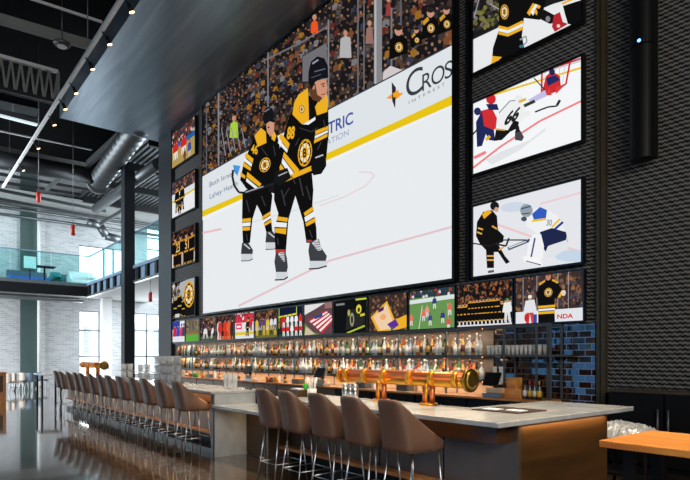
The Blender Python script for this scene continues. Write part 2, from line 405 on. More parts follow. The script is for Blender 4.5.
# columns
x = XA(128, 8.95); b = B(); box(b, x - .26, x + .26, 8.7, 9.2, 0, 11.2); box(b, x - .3, x + .3, 8.66, 9.24, 0, .25)
o = obj('steel_column', b, 'colsteel', loc=(x, 8.95, 0)); tag(o, 'tall dark square column standing in front of the mezzanine bridge', 'column')
p = E(106, HY, XE + 1.5); b = B(); box(b, XE + 1.2, XE + 1.8, p.y - .3, p.y + .3, 0, zb + .35)
o = obj('steel_column', b, 'white', loc=(XE + 1.5, p.y, 0)); tag(o, 'white square column under the mezzanine in front of the bright window', 'column')
# cable trays under the mezzanine
for k, (dx, dz, w, lab) in enumerate(((.5, -.35, .5, 'wide dark cable tray hung lowest under the mezzanine edge'), (1.4, -.1, .3, 'narrow dark cable tray tucked behind the mezzanine fascia'))):
    b = B(); box(b, XM - dx, XM - dx + w, -13.9, YM - .3, zb + dz, zb + dz + .12)
    o = obj('cable_tray', b, 'greysteel', loc=(XM - dx, 0, zb + dz)); tag(o, lab, 'cable tray')
    for y in range(-13, 9, 4):
        r = B(); cyl(r, (XM - dx + w / 2, y, zb + dz + .1), (XM - dx + w / 2, y, zb + .36), .02, n=6); obj('hanger_rod', r, 'greysteel', o).location = -Vector(o.location) if False else (0, 0, 0)

# mezzanine furniture (distant)
def at_mezz(px, x): e = E(px, HY, x); return Vector((x, e.y, zt))
p = at_mezz(44.5, XM - 1.3)
t = thing('bistro_table', 'small black pedestal table behind the mezzanine glass', 'table', p)
b = B(); box(b, p.x - .4, p.x + .4, p.y - .55, p.y + .55, zt + 1.0, zt + 1.05); obj('tabletop', b, 'black', t)
b = B(); cyl(b, p + Vector((0, 0, .02)), p + Vector((0, 0, 1.0)), .05); obj('pedestal', b, 'black', t)
b = B(); cyl(b, p, p + Vector((0, 0, .03)), .3, n=16); obj('base', b, 'black', t)
def lounge(px, x, mat, lab, w=.9):
    p = at_mezz(px, x); t = thing('lounge_chair', lab, 'chair', p)
    b = B(); box(b, p.x - .4, p.x + .4, p.y - w / 2, p.y + w / 2, zt + .2, zt + .45); obj('seat', b, mat, t, bevel=.05)
    b = B(); box(b, p.x - .42, p.x - .25, p.y - w / 2, p.y + w / 2, zt + .4, zt + 1.0); obj('backrest', b, mat, t, bevel=.06)
    for s in (-1, 1):
        b = B(); box(b, p.x - .4, p.x + .3, p.y + s * w / 2 - .08, p.y + s * w / 2 + .08, zt + .2, zt + .7); obj('armrest', b, mat, t, bevel=.05)
        for q in (-.35, .35): b = B(); cyl(b, (p.x + q, p.y + s * (w / 2 - .06), zt), (p.x + q, p.y + s * (w / 2 - .06), zt + .2), .025); obj('leg', b, 'blackmetal', t)
lounge(82, XM - 1.6, 'white', 'white armchair behind the glass at the mezzanine corner by the window', 1.5)
lounge(67, XM - 3.4, 'slate', 'dark slate armchair against the mezzanine wall right of the pedestal table', .8)
lounge(56.5, XM - 2.6, 'teal', 'teal armchair just right of the pedestal table on the mezzanine', .6)
p = at_mezz(28, XM - 2.2)
t = thing('sofa', 'blue sofa behind the mezzanine glass in front of the dark pilaster', 'sofa', p)
b = B(); box(b, p.x - .4, p.x + .4, p.y - 1.1, p.y + 1.1, zt, zt + .45); obj('seat', b, pm('blue_fabric', (62, 110, 196), .7), t, bevel=.05)
b = B(); box(b, p.x - .5, p.x - .3, p.y - 1.1, p.y + 1.1, zt + .1, zt + .85); obj('backrest', b, 'slate', t, bevel=.06)
p = at_mezz(30, XM - .8)
t = thing('sign_stand', 'pale notice board on a post behind the mezzanine glass', 'sign', p)
b = B(); box(b, p.x - .02, p.x + .02, p.y - .32, p.y + .32, zt + .8, zt + 1.5); obj('board', b, 'paper', t)
b = B(); cyl(b, p, p + Vector((0, 0, .8)), .03); obj('post', b, 'blackmetal', t)

# ------------------------------------------------------------------ ceiling services
def bar_at(name, p, q, w, h, mat, lab, cat):
    b = B(); bar(b, p, q, w, h); o = obj(name, b, mat, loc=((Vector(p) + Vector(q)) / 2)); tag(o, lab, cat); return o
def cyl_at(name, p, q, r, mat, lab, cat, n=16):
    b = B(); cyl(b, p, q, r, n=n); o = obj(name, b, mat, loc=((Vector(p) + Vector(q)) / 2)); tag(o, lab, cat); return o
def ext(p, q, a, c): p, q = Vector(p), Vector(q); d = q - p; return p - d * a, q + d * c
# beams that run across the hall
p, q = ext(G(0, 19, 12.6), G(93, 46, 12.6), .5, .02); bar_at('ceiling_beam', p, q, .2, .3, 'concrete', 'light grey channel crossing the dark ceiling at upper left', 'beam')
p, q = ext(G(35, 0, 13.2), G(99, 21, 13.2), .8, .05); bar_at('conduit', p, q, .07, .07, 'white', 'thin pale conduit highest across the black ceiling', 'conduit')
p, q = ext(G(0, 131, 12.0), G(92, 150, 12.0), .3, .0); bar_at('conduit', p, q, .06, .06, 'white', 'thin pale conduit just above the big dark duct', 'conduit')
p, q = ext(G(0, 149, 12.1), G(88, 166, 12.1), .3, .0); bar_at('ceiling_beam', p, q, .18, .25, 'concrete', 'grey beam lying along the top of the big dark duct', 'beam')
# truss
p, q = G(-30, 48, 12.4), G(58, 72, 12.4)
t = thing('ceiling_truss', 'dark lattice truss with zigzag webbing at upper left', 'truss', (p + q) / 2)
dz = Vector((0, 0, -1.15))
b = B(); bar(b, p, q, .14, .12); obj('top_chord', b, 'white', t)
b = B(); bar(b, p + dz, q + dz, .14, .12); obj('bottom_chord', b, 'darkduct', t)
n = 9
for k in range(n):
    a = p.lerp(q, k / n); c = p.lerp(q, (k + .5) / n) + dz; d = p.lerp(q, (k + 1) / n)
    b = B(); bar(b, a, c, .07, .07); bar(b, c, d, .07, .07); obj('web_member', b, 'concrete', t)
b = B(); bar(b, q, q + dz, .1, .1); obj('end_post', b, 'concrete', t)
off = Vector((-.5, 0, 0))
b = B(); bar(b, p + off + dz * .5, q + off + dz * .5, .06, 1.0); obj('backing_sheet', b, 'darkduct', t)
p, q = G(-20, 94, 11.8), G(38, 107, 11.8); bar_at('duct_box', p, q, .9, .5, 'darkduct', 'flat dark rectangular duct under the lattice truss', 'duct')
p, q = G(-25, 106, 11.1), G(37, 122, 11.1)
t = thing('linear_light', 'pale linear light hanging under the flat dark duct at left edge', 'light', (p + q) / 2)
b = B(); bar(b, p, q, .22, .18); obj('housing', b, 'greysteel', t)
b = B(); bar(b, p + Vector((0, 0, -.12)), q + Vector((0, 0, -.12)), .2, .06); obj('diffuser', b, 'tubelight', t)
b = B(); cyl(b, p.lerp(q, .6), p.lerp(q, .6) + Vector((0, 0, 2.6)), .02); obj('hanger_rod', b, 'greysteel', t)
# round ducts
p, q = ext(G(0, 160, 11.4), G(90, 176, 11.4), .35, 0); cyl_at('round_duct', p, q, .44, 'darkduct', 'big dark round duct crossing the hall at left', 'duct', 20)
o0 = q
t = thing('flexible_duct', 'ribbed silver flexible duct running toward the camera from the big dark duct', 'duct', G(97, 182, 11.3))
a, c = G(98, 182, 11.3), G(133, 134, 11.3); c = c + (c - a) * .2; n = 13
b = B()
for k in range(n):
    s0, s1, s2 = a.lerp(c, k / n), a.lerp(c, (k + .5) / n), a.lerp(c, (k + 1) / n)
    cyl(b, s0, s1, .36, .52, n=18, caps=False); cyl(b, s1, s2, .52, .36, n=18, caps=False)
obj('ribbed_hose', b, 'duct', t)
b = B(); cyl(b, a - (c - a) * .02, a + (c - a) * .01, .62, n=20); obj('collar', b, 'greysteel', t)
p, q = G(88, 164, 11.9), G(122, 133, 11.9); q = q + (q - p) * .3; bar_at('ceiling_beam', p, q, .2, .3, 'duct', 'pale channel running alongside the ribbed flexible duct', 'beam')
p, q = G(96, 209, 10.6), G(158, 164, 10.6); cyl_at('round_duct', p, q, .27, 'duct', 'grey round duct ending left of the tall dark column', 'duct', 20)
p, q = G(46, 190, 11.2), G(60, 178, 11.2); bar_at('ceiling_beam', p, q, .12, .2, 'duct', 'short pale strut behind the big dark duct', 'beam')
p, q = G(100, 224, 10.4), G(122, 211, 10.4); bar_at('ceiling_beam', p, q, .12, .2, 'duct', 'short pale strut left of the tall column top', 'beam')
for k, (y0, y1, z) in enumerate(((190, 208, 11.2), (199, 216, 10.9), (174, 190, 12.2), (182, 196, 12.6))):
    p, q = ext(G(0, y0, z), G(90, y1, z), .2, .2)
    bar_at('ceiling_beam', p, q, .14, .16, 'darkduct', ['dark cross beam below the big dark duct, second lowest', 'dark cross beam lowest above the mezzanine', 'dark cross beam just behind the big dark duct', 'dark cross beam highest behind the big dark duct'][k], 'beam')
# elbow pipe over the mezzanine window
b = B(); tube(b, [E(88, 222, XE + 2), E(100, 226, XE + 2), E(106, 236, XE + 2), E(121, 240, XE + 2)], .28, 12)
o = obj('curved_duct', b, 'duct', loc=E(100, 226, XE + 2)); tag(o, 'curved grey duct over the upper window beside the mezzanine', 'duct')
# metal deck over the bridge
b = B(); box(b, XE, -22, 9.6, 18.6, 12.6, 12.7)
for k in range(30): y = 9.7 + k * .3; box(b, XE, -22, y, y + .14, 12.5, 12.6)
struct('trim_11', b, 'duct')
for k in range(4):
    x = -40 + k * 4.2
    bar_at('ceiling_beam', (x, 9.7, 12.2), (x, 18.4, 12.2), .25, .4, 'blackmetal', '%s dark joist under the pale metal deck, counted from the end wall' % ORD[k + 1], 'beam')
# hanging red alarm lights
for k, (px, py, Y, lab) in enumerate(((73, 229, 6.0, 'red alarm beacon hanging in front of the mezzanine brick wall'), (38.5, 196, 5.0, 'red alarm beacon hanging high by the big dark duct'), (150.5, 296, 9.9, 'red alarm beacon under the bridge left of the end column'), (161, 181, 9.6, 'red alarm beacon high beside the end column of the bar wall'))):
    p = W(px, py, Y)
    t = thing('alarm_beacon', lab, 'beacon', p + Vector((0, 0, -.3)), 'hanging alarm beacons')
    b = B(); lathe(b, [(0, -.3), (.09, -.28), (.1, 0), (.08, .18), (0, .2)], 10, p); obj('lens', b, 'red', t)
    b = B(); cyl(b, p + Vector((0, 0, .19)), Vector((p.x, p.y, (12.6 if Y > 9.6 else ZC) if py < 250 else zb + .35)), .012, n=6); obj('hanging_rod', b, 'greysteel', t)
# track light rail with lamps
za = 10.55
p0 = G(122, 0, za); ytr = p0.y
x_near, x_far = XA(137, ytr) , XA(3, ytr)
x_near = 2.0  # rail stretched out of view to carry the added heads
t = thing('track_light_rail', 'long pale track rail with small spotlights along the soffit edge', 'track light', (x_far, ytr, za))
b = B(); box(b, x_far, x_near, ytr - .05, ytr + .05, za, za + .1); obj('rail', b, 'white', t)
for k in range(5):
    x = x_far + (x_near - x_far) * (k + .3) / 5
    b = B(); cyl(b, (x, ytr, za + .1), (x, ytr, ZC), .015, n=6); obj('suspension_rod', b, 'greysteel', t)
lampx = []
for x in [XA(px - 1.5, ytr) for px in (125, 103.5, 87, 71, 60.5, 50, 34.5, 20)] + [-8.2, -6.2, -4.4, -3.0, -1.2]:  # the second list adds unseen heads to brighten the bar top and table
    lampx.append(x)
    b = B(); cyl(b, (x, ytr, za), (x, ytr + .12, za - .12), .02, n=6); cyl(b, (x, ytr + .12, za - .1), (x, ytr + .2, za - .28), .05, .065, n=12)
    lamp = obj('lamp_head', b, 'blackmetal', t)
    b = B(); cyl(b, (x, ytr + .2, za - .28), (x, ytr + .204, za - .29), .062, n=12); obj('lamp_lens', b, 'lampface', lamp)
p = G(62, 45, 12.2)
t = thing('high_bay_light', 'small pale oval luminaire hanging under the light grey channel', 'light', p)
b = B(); lathe(b, [(0, -.05), (.26, 0), (.28, .05), (.12, .16), (0, .2)], 18, p); obj('housing', b, 'greysteel', t)
b = B(); cyl(b, p + Vector((0, 0, .2)), (p.x, p.y, ZC), .02); obj('hanger_rod', b, 'greysteel', t)
b = B(); cyl(b, p + Vector((0, 0, -.07)), p + Vector((0, 0, -.05)), .16, n=18); obj('lens', b, 'paper', t)
# ================================================================== screens and their pictures
class Pic:
    def __init__(s, f, y0, step=.00005, lo=None, hi=None):
        s.f = f; s.bm = bmesh.new(); s.cl = s.bm.loops.layers.float_color.new('Col'); s.y = y0; s.step = step; s.lo = lo; s.hi = hi
    def poly(s, pts, c):
        P = [s.f(*p) for p in pts]
        if s.lo:                                   # clip to the screen rectangle (x, z)
            P = [(p[0], p[2]) for p in P]
            for ax, lim, sg in ((0, s.lo[0], 1), (0, s.hi[0], -1), (1, s.lo[1], 1), (1, s.hi[1], -1)):
                Q = []
                for i in range(len(P)):
                    a, c2 = P[i - 1], P[i]; ia = (a[ax] - lim) * sg >= 0; ic = (c2[ax] - lim) * sg >= 0
                    if ia != ic:
                        t = (lim - a[ax]) / (c2[ax] - a[ax]); Q.append((a[0] + (c2[0] - a[0]) * t, a[1] + (c2[1] - a[1]) * t))
                    if ic: Q.append(c2)
                P = Q
                if len(P) < 3: return
        else: P = [(p[0], p[2]) for p in P]
        s.y -= s.step
        try: f = s.bm.faces.new([s.bm.verts.new((x, s.y, z)) for x, z in P])
        except Exception: return
        col = rgb(c)
        for l in f.loops: l[s.cl] = col
    def rect(s, x0, y0, x1, y1, c): s.poly([(x0, y0), (x1, y0), (x1, y1), (x0, y1)], c)
    def ell(s, cx, cy, rx, ry, c, rot=0., n=10):
        cr, sr = math.cos(rot), math.sin(rot)
        s.poly([(cx + rx * math.cos(2 * PI * i / n) * cr - ry * math.sin(2 * PI * i / n) * sr, cy + rx * math.cos(2 * PI * i / n) * sr + ry * math.sin(2 * PI * i / n) * cr) for i in range(n)], c)
    def ring(s, cx, cy, r, c, w=.2, n=14, k=1.25): s.ell(cx, cy, r, r * k, c, n=n); 
    def line(s, pts, w, c):
        for (x0, y0), (x1, y1) in zip(pts[:-1], pts[1:]):
            d = math.hypot(x1 - x0, y1 - y0) or 1; nx, ny = -(y1 - y0) / d * w / 2, (x1 - x0) / d * w / 2
            s.poly([(x0 + nx, y0 + ny), (x1 + nx, y1 + ny), (x1 - nx, y1 - ny), (x0 - nx, y0 - ny)], c)
    def text(s, string, org, ux, uy, c, bold=0.):
        """org + u*ux + v*uy, u and v in cap heights"""
        cu = bpy.data.curves.new('t', 'FONT'); cu.body = string; cu.size = 1.0; cu.offset = bold
        o = bpy.data.objects.new('t', cu); COL.objects.link(o)
        me = o.to_mesh()
        for f in me.polygons:
            s.poly([(org[0] + me.vertices[i].co.x / .7 * ux[0] + me.vertices[i].co.y / .7 * uy[0], org[1] + me.vertices[i].co.x / .7 * ux[1] + me.vertices[i].co.y / .7 * uy[1]) for i in f.vertices], c)
            s.y += s.step
        s.y -= s.step
        o.to_mesh_clear(); bpy.data.objects.remove(o); bpy.data.curves.remove(cu)
    def emblem(s, cx, cy, r, k=1.25, sh=0.):
        """round badge: gold rim, black ring, spokes and a letter B"""
        def pt(a, q): x = q * r * math.cos(a); return (cx + x, cy + q * r * k * math.sin(a) + sh * x)
        ci = lambda q, n=16: [pt(2 * PI * i / n, q) for i in range(n)]
        s.poly(ci(1.), (222, 164, 40)); s.poly(ci(.86), (14, 13, 13)); s.poly(ci(.7), (236, 226, 200))
        for i in range(8): s.line([pt(PI / 8 + PI * i / 4, .25), pt(PI / 8 + PI * i / 4, .9)], r * .16, (222, 164, 40))
        s.poly(ci(.42), (222, 164, 40))
        s.text('B', (cx - r * .3, cy + r * k * .3 - sh * r * .3), (r * .62, r * .62 * sh), (0, -r * k * .62), (14, 13, 13), .03)
    def done(s, parent, name='display'):
        off = parent.location; bmesh.ops.translate(s.bm, verts=s.bm.verts, vec=-Vector(off))
        me = bpy.data.meshes.new(name); s.bm.to_mesh(me); s.bm.free(); me.materials.append(M_['picture'])
        o = bpy.data.objects.new(name, me); COL.objects.link(o); o.parent = parent; return o
CROWD = [(26, 24, 26)] * 8 + [(40, 36, 36)] * 3 + [(50, 44, 44), (36, 36, 44), (66, 54, 48), (84, 62, 50), (150, 104, 36), (120, 72, 44), (116, 116, 120), (56, 60, 76), (96, 44, 38), (74, 70, 70), (54, 46, 42)]
SKIN = [(150, 112, 92), (132, 96, 78), (112, 82, 68), (96, 70, 58), (74, 56, 48), (60, 48, 44)]

def screen(x0, x1, z0, z1, lab, depth=.09, bez=.035, group=None, name='television'):
    """wall screen; returns thing and the y of its glass"""
    t = thing(name, lab, 'screen', ((x0 + x1) / 2, YW, z0), group)
    yf = YW - depth
    b = B(); box(b, x0 + bez, x1 - bez, yf + .02, YW - .005, z0 + bez, z1 - bez); obj('housing', b, 'black', t)
    b = B()
    for a in ((x0, x0 + bez, z0, z1), (x1 - bez, x1, z0, z1), (x0 + bez, x1 - bez, z0, z0 + bez), (x0 + bez, x1 - bez, z1 - bez, z1)):
        box(b, a[0], a[1], yf - .03, YW - .02, a[2], a[3])
    obj('bezel', b, 'bezel', t)
    return t, yf
# ---------------------------------------------------------------- the giant screen
sx0, sx1 = XA(201.5, YW - .19), XA(454, YW - .19); sz0, sz1 = 3.19, ZSO - .01
T, yf = screen(sx0, sx1, sz0, sz1, 'giant video wall with two black and gold hockey players on white ice', .16, .06, name='video_wall')
P = Pic(lambda a, c: W(a, c, yf), yf, .000008, (sx0 + .05, sz0 + .05), (sx1 - .05, sz1 - .03))
Wl = [(203, 176), (243, 153), (329, 109.5), (347.5, 99.8), (370, 88.3), (452, 45)]
def interp(T_, x):
    if x <= T_[0][0]: return T_[0][1]
    for (a, p), (c, q) in zip(T_[:-1], T_[1:]):
        if x <= c: return p + (q - p) * (x - a) / (c - a)
    return T_[-1][1]
P.poly([(195, -60), (460, -60), (460, 330), (195, 330)], (232, 236, 239))                      # ice
P.poly([(195, -60), (460, -60), (460, 40.5), (452, 45), (370, 88.3), (347.5, 99.8), (329, 109.5), (243, 153), (203, 176), (195, 180)], (24, 22, 24))
def ytop(x): return 357 - (357 - 141) / 266.4 * (x + 104)
for k in range(34, -1, -1):
    px = 203.0 + R.random() * 4
    while px < 455:
        s = 2.2 + 4.6 * (px - 200) / 250 + 1.2
        y = interp(Wl, px) - k * s * .95 + R.uniform(-.25, .25) * s + 1.2
        if y > ytop(px) - 2 and y > -12:
            c = R.choice(CROWD); j = R.uniform(-.2, .2) * s
            P.poly([(px - s * .55, y + s * .9), (px - s * .5, y - s * .1), (px - s * .2, y - s * .32), (px + s * .2, y - s * .4), (px + s * .5, y - s * .3), (px + s * .55, y + s * .6)], c)
            P.ell(px + j, y - s * .55, s * .2, s * .27, R.choice(SKIN), n=6)
            if R.random() < .45: P.ell(px + j, y - s * .72, s * .21, s * .16, R.choice([(30, 24, 22), (60, 44, 34), (140, 100, 36), (24, 24, 28)]), n=6)
        px += s * R.uniform(.8, 1.15)
P.poly([(303, 57), (327, 43), (329, 80), (303, 82)], (112, 110, 114)); P.line([(262, 62), (303, 42), (329, 26)], 1.6, (110, 110, 116))
for a, c, cc in (((230, 121), (239, 138), (168, 204, 66)), ((311, 20), (319, 33), (232, 84, 34)), ((340, 36), (352, 58), (176, 176, 178)), ((386, 2), (392, 16), (150, 60, 60)), ((366, 26), (374, 44), (150, 110, 100))):
    P.poly([(a[0], c[1]), (a[0] + 1, a[1] + 3), ((a[0] + c[0]) / 2, a[1]), (c[0] - 1, a[1] + 2), (c[0], c[1])], cc); P.ell((a[0] + c[0]) / 2, a[1] - 2.5, 2.2, 3, (190, 140, 116))
for x, y0, y1, w, c in ((219, 90, 166, 1.6, (128, 130, 136)), (207, 108, 174, 1, (96, 98, 106)), (268.5, 50, 140, 1.4, (120, 120, 126)), (329, 20, 108, 1.6, (128, 128, 134)), (358.5, 0, 94, 1.6, (104, 104, 112)), (392, 8, 77, 1.8, (120, 116, 118)), (401.5, -10, 60, 1.6, (96, 92, 96)), (364.5, 0, 90, 1, (120, 116, 118))):
    P.line([(x, y0), (x, y1)], w, c)
P.rect(374.5, -20, 382.5, 84, (132, 132, 136)); P.rect(375, -20, 377, 84, (176, 178, 182))
for i in range(5): P.line([(222 + i * 5, 128 + (i % 2) * 3), (226 + i * 5, 156 - i * 2)], .8, (140, 142, 148))
P.step = .00002
# fans in black at the right end
for x, y, s in ((399, 47, 12), (431, 28, 11), (447, 24, 10), (417, 40, 7)):
    P.poly([(x - s * .8, y + s * 1.1), (x - s * .7, y - s * .6), (x - s * .2, y - s), (x + s * .3, y - s), (x + s * .75, y - s * .6), (x + s * .8, y + s * .5)], (15, 14, 15))
    P.poly([(x - s * .7, y - s * .55), (x - s * .25, y - s), (x - s * .1, y - s * .7), (x - s * .6, y - s * .2)], (206, 154, 38)) if s < 12 else None
    P.ell(x, y - s * 1.35, s * .33, s * .45, (196, 146, 120)); P.ell(x, y - s * 1.6, s * .34, s * .25, (40, 32, 28)); P.emblem(x + .5, y + .5, s * .33)
P.poly([(383, 84), (384, 72), (391, 66), (402, 70), (406, 68)], (206, 200, 200))
# boards, kick plate, ice marks
P.poly([(195, 180.5), (203, 176), (243, 153), (329, 109.5), (347.5, 99.8), (370, 88.3), (452, 45), (460, 41), (460, 92), (400, 120.5), (327.5, 153.5), (242, 194), (203, 211), (195, 215)], (222, 228, 232))
P.line([(195, 180.5), (203, 176), (243, 153), (329, 109.5), (370, 88.3), (460, 41)], 1.3, (60, 62, 68))
P.poly([(195, 214.5), (203, 211), (242, 194), (327.5, 153.5), (400, 120.5), (460, 92), (460, 102), (400, 128), (327.5, 160.5), (242, 199.5), (203, 217), (195, 221)], (232, 196, 22))
P.poly([(195, 221), (203, 217), (242, 199.5), (327.5, 160.5), (400, 128), (460, 102), (460, 104), (400, 131), (327.5, 164), (242, 203), (195, 224)], (238, 241, 243))
P.line([(460, 225), (394, 243), (331, 260.5), (239, 306)], 2.2, (226, 198, 202)); P.line([(203, 233), (222, 229)], 2, (232, 190, 192))
P.line([(320, 206), (345, 197), (366, 186), (375, 176), (371, 172.5), (360, 172)], 1.4, (232, 212, 214)); P.line([(250, 223), (300, 209), (340, 195)], 1., (214, 220, 224))
P.line([(425, 100), (444, 96), (460, 90)], .1, (226, 231, 234))
# advertising
P.text('Beth Israel', (209.5, 187.5), (3.9, -1.95), (0, -5.0), (96, 116, 146)); P.text('Lahey Health', (209.8, 199.5), (3.8, -1.85), (0, -5.2), (96, 116, 146))
P.poly([(233.5, 165), (241, 166), (238, 176)], (74, 152, 222)); P.poly([(233.5, 165), (238, 176), (235, 172)], (44, 112, 190))
P.text('TRIC', (328.6, 134.5), (8.2, -3.7), (0, -11.5), (70, 90, 160), .02); P.text('ATION', (326.6, 146), (5.2, -2.5), (0, -5.8), (150, 160, 190))
P.poly([(386.6, 98.6), (394.5, 92.5), (404.2, 93.4), (396.8, 99.6)], (240, 160, 40)); P.poly([(392.3, 82), (396.6, 88), (395.8, 108.8), (392.8, 101)], (44, 40, 42)); P.poly([(393.2, 94), (399, 89.8), (399.6, 95), (394.2, 98)], (240, 160, 40))
def glyph(ch, x, y, w, h): P.text(ch, (x, y), (w, -w * .53), (0, -h), (58, 60, 66), .0)
glyph('C', 405.5, 100.2, 19, 26); glyph('R', 421.5, 92.5, 12.5, 17); glyph('O', 431.2, 87.6, 12.6, 17.5); glyph('S', 444.5, 80.6, 14, 17)
P.text('I N T E R E S T', (409, 104.8), (4.1, -2.15), (0, -3.2), (120, 124, 130))
# player behind
K, GD, WH = (17, 16, 17), (236, 176, 34), (236, 238, 240)
P.poly([(243, 193), (252, 186), (270, 186), (273, 196), (271, 213), (273, 232), (267, 233), (262, 214), (257.5, 205), (253, 219), (250.5, 243), (243.5, 243), (242.5, 222)], K)
for pts, c in (([(242.6, 219), (251.6, 218), (251.2, 221.6), (242.6, 222.4)], GD), ([(242.6, 223), (251.2, 222.3), (250.8, 226), (242.8, 226.6)], WH), ([(242.8, 227.4), (250.6, 226.8), (250.4, 230.4), (243, 230.8)], GD), ([(262.2, 217), (271, 211.4), (271.3, 214.6), (263, 219.6)], GD), ([(263.2, 220.4), (271.4, 215.4), (271.8, 218), (264, 223)], WH), ([(264.2, 224), (272, 219), (272.4, 222), (265, 226.4)], GD)): P.poly(pts, c)
for x, y in ((241.5, 243), (266, 231.5)):
    P.poly([(x + 1, y), (x + 7.5, y), (x + 12, y + 7), (x + 11.6, y + 11), (x, y + 11)], (56, 58, 64)); P.poly([(x + .3, y + 11), (x + 11.6, y + 11), (x + 11.8, y + 16.6), (x + .3, y + 17.6)], (206, 212, 216)); P.line([(x, y + 18), (x + 8, y + 17.8), (x + 12, y + 16)], 1, (90, 94, 100)); P.line([(x + 3, y + 1), (x + 9, y + 6)], 1.4, (196, 200, 204))
P.poly([(255, 136), (266, 126), (275, 127), (279, 140), (283, 162), (277, 188), (247, 189), (243.6, 184), (240.6, 180), (244, 164)], K)
P.poly([(261.6, 128), (255, 136), (258.4, 147), (267, 143), (266.4, 132)], GD); P.poly([(273, 128), (277, 136), (275, 141.5), (272, 139)], GD)
for pts, c in (([(246.4, 152.6), (254, 159), (253, 163.5), (245.2, 156.6)], GD), ([(245.2, 157.6), (252.6, 164), (252, 167), (244.3, 161)], WH), ([(244.2, 162), (251.6, 168), (251, 171), (243, 166)], GD), ([(248, 172), (262, 184), (260, 187), (247, 177)], GD), ([(247, 178), (259, 188), (256, 189), (246.6, 181.5)], WH), ([(241, 172), (246, 176), (245.4, 179), (240.8, 176)], GD)): P.poly(pts, c)
P.text('46', (251.5, 153), (4.6, 1.), (.6, -8.5), GD, .03); P.emblem(265.5, 165, 5.6, 1.3, -.3)
P.poly([(269, 121), (275, 123), (274.6, 133), (271, 137), (267.5, 132), (266.6, 122)], (206, 150, 124)); P.poly([(263.2, 119), (264.6, 110.5), (268.5, 107), (273, 108.5), (274.6, 114), (274, 122), (270, 121.6), (267, 124), (264.6, 124)], (22, 23, 28)); P.line([(265, 112), (270, 109)], 1, (130, 136, 148)); P.ell(269.3, 127.5, .9, 1.2, (60, 40, 32), n=6)
P.poly([(270, 184), (283, 178), (286, 186), (276, 194), (269, 192)], (24, 23, 25))
# stick
P.line([(233.6, 170), (233, 177), (235, 186), (239.5, 192.5), (246, 193), (262, 188), (300, 175), (312, 166)], 2.2, (34, 34, 40)); P.line([(246, 192.4), (264, 186.5)], 1.2, (160, 164, 176))
# player in front
P.poly([(275, 178), (292, 170), (312, 168), (314, 190), (313, 205), (317, 228), (317.5, 243), (307, 243), (304, 222), (296, 196), (293, 206), (289, 220), (286.4, 253), (276, 253), (275, 228), (279, 214), (274.6, 200)], K)
for pts, c in (([(278.6, 216.6), (288.6, 218), (287.8, 222), (277, 220.4)], GD), ([(276, 222), (287.6, 223), (287, 227.6), (275.4, 227)], WH), ([(275.4, 228.4), (287, 228.6), (286.4, 234.4), (275.6, 232.6)], GD), ([(304.4, 213), (313.6, 206.4), (314.6, 210), (305.6, 216.4)], GD), ([(305, 217.4), (315, 211), (316, 216.4), (306, 222.4)], WH), ([(306, 223.4), (316, 217.6), (316.6, 221.6), (307, 226.6)], GD)): P.poly(pts, c)
for x, y in ((274.5, 252), (308.5, 241)):
    P.poly([(x + 2, y), (x + 11, y - 2), (x + 13, y + 6), (x + 19 - (x < 300) * 5, y + 15), (x + 18 - (x < 300) * 5, y + 20), (x + 2, y + 20), (x + .5, y + 10)], (62, 64, 70))
    P.poly([(x + 4, y + 2), (x + 10, y - 2), (x + 14 - (x < 300) * 3, y + 9), (x + 10, y + 10)], (206, 208, 212)); P.poly([(x + 1.5, y + 20), (x + 18 - (x < 300) * 4, y + 20), (x + 19 - (x < 300) * 5.5, y + 26), (x + 2, y + 27)], (208, 214, 218)); P.line([(x + 1, y + 28), (x + 10, y + 27.6), (x + 19 - (x < 300) * 5, y + 25)], 1.5, (60, 62, 68))
    for i in range(4): P.line([(x + 6, y + 2 + i * 2.2), (x + 12, y + 1 + i * 2.4)], .7, (80, 82, 88))
P.rect(276, 249.5, 285.5, 252.5, (190, 60, 50)); P.rect(307.5, 240, 312, 242, (190, 60, 50))
P.poly([(293, 110), (300, 98), (310, 96), (322, 104), (329, 110), (329.4, 134), (327, 158), (323, 172), (312, 174), (282, 184), (274, 182), (276, 164), (283, 140), (288, 122)], K)
P.poly([(308.5, 88), (299, 95), (294.8, 103), (293, 114.6), (302.5, 124.4), (309.6, 121), (309.2, 104)], GD); P.poly([(326.6, 88), (328.8, 100), (328, 112), (317.6, 115.6), (315.6, 107), (320, 100)], GD); P.poly([(303, 124.4), (309.6, 121), (316, 117), (316, 120), (309, 125)], WH)
P.emblem(302.4, 109.5, 3.2, 1.4)
P.text('88', (287.2, 139), (5.2, -.6), (1.2, -11.5), GD, .04)
for pts, c in (([(281.4, 133), (290.4, 144), (288.6, 149.5), (279.6, 138)], GD), ([(279.4, 139), (288.4, 150), (287.6, 153), (278.6, 143)], WH), ([(284.6, 152), (300, 170), (296, 174), (283.4, 157)], GD), ([(283.2, 158), (295.4, 174.6), (291, 176.6), (282.2, 163)], WH), ([(281.4, 164), (290, 177.4), (285, 180), (280, 168)], GD), ([(316, 131), (328.8, 126), (328.8, 129.6), (316, 135)], GD), ([(315.6, 136), (328.6, 130.4), (328.4, 132.6), (315.4, 139)], WH), ([(315, 140), (328.2, 133.6), (328, 137), (314.6, 143.6)], GD), ([(279, 180), (314, 165), (314, 170), (280, 184.6)], GD), ([(276, 178), (280, 170), (284, 178), (280, 181)], GD)): P.poly(pts, c)
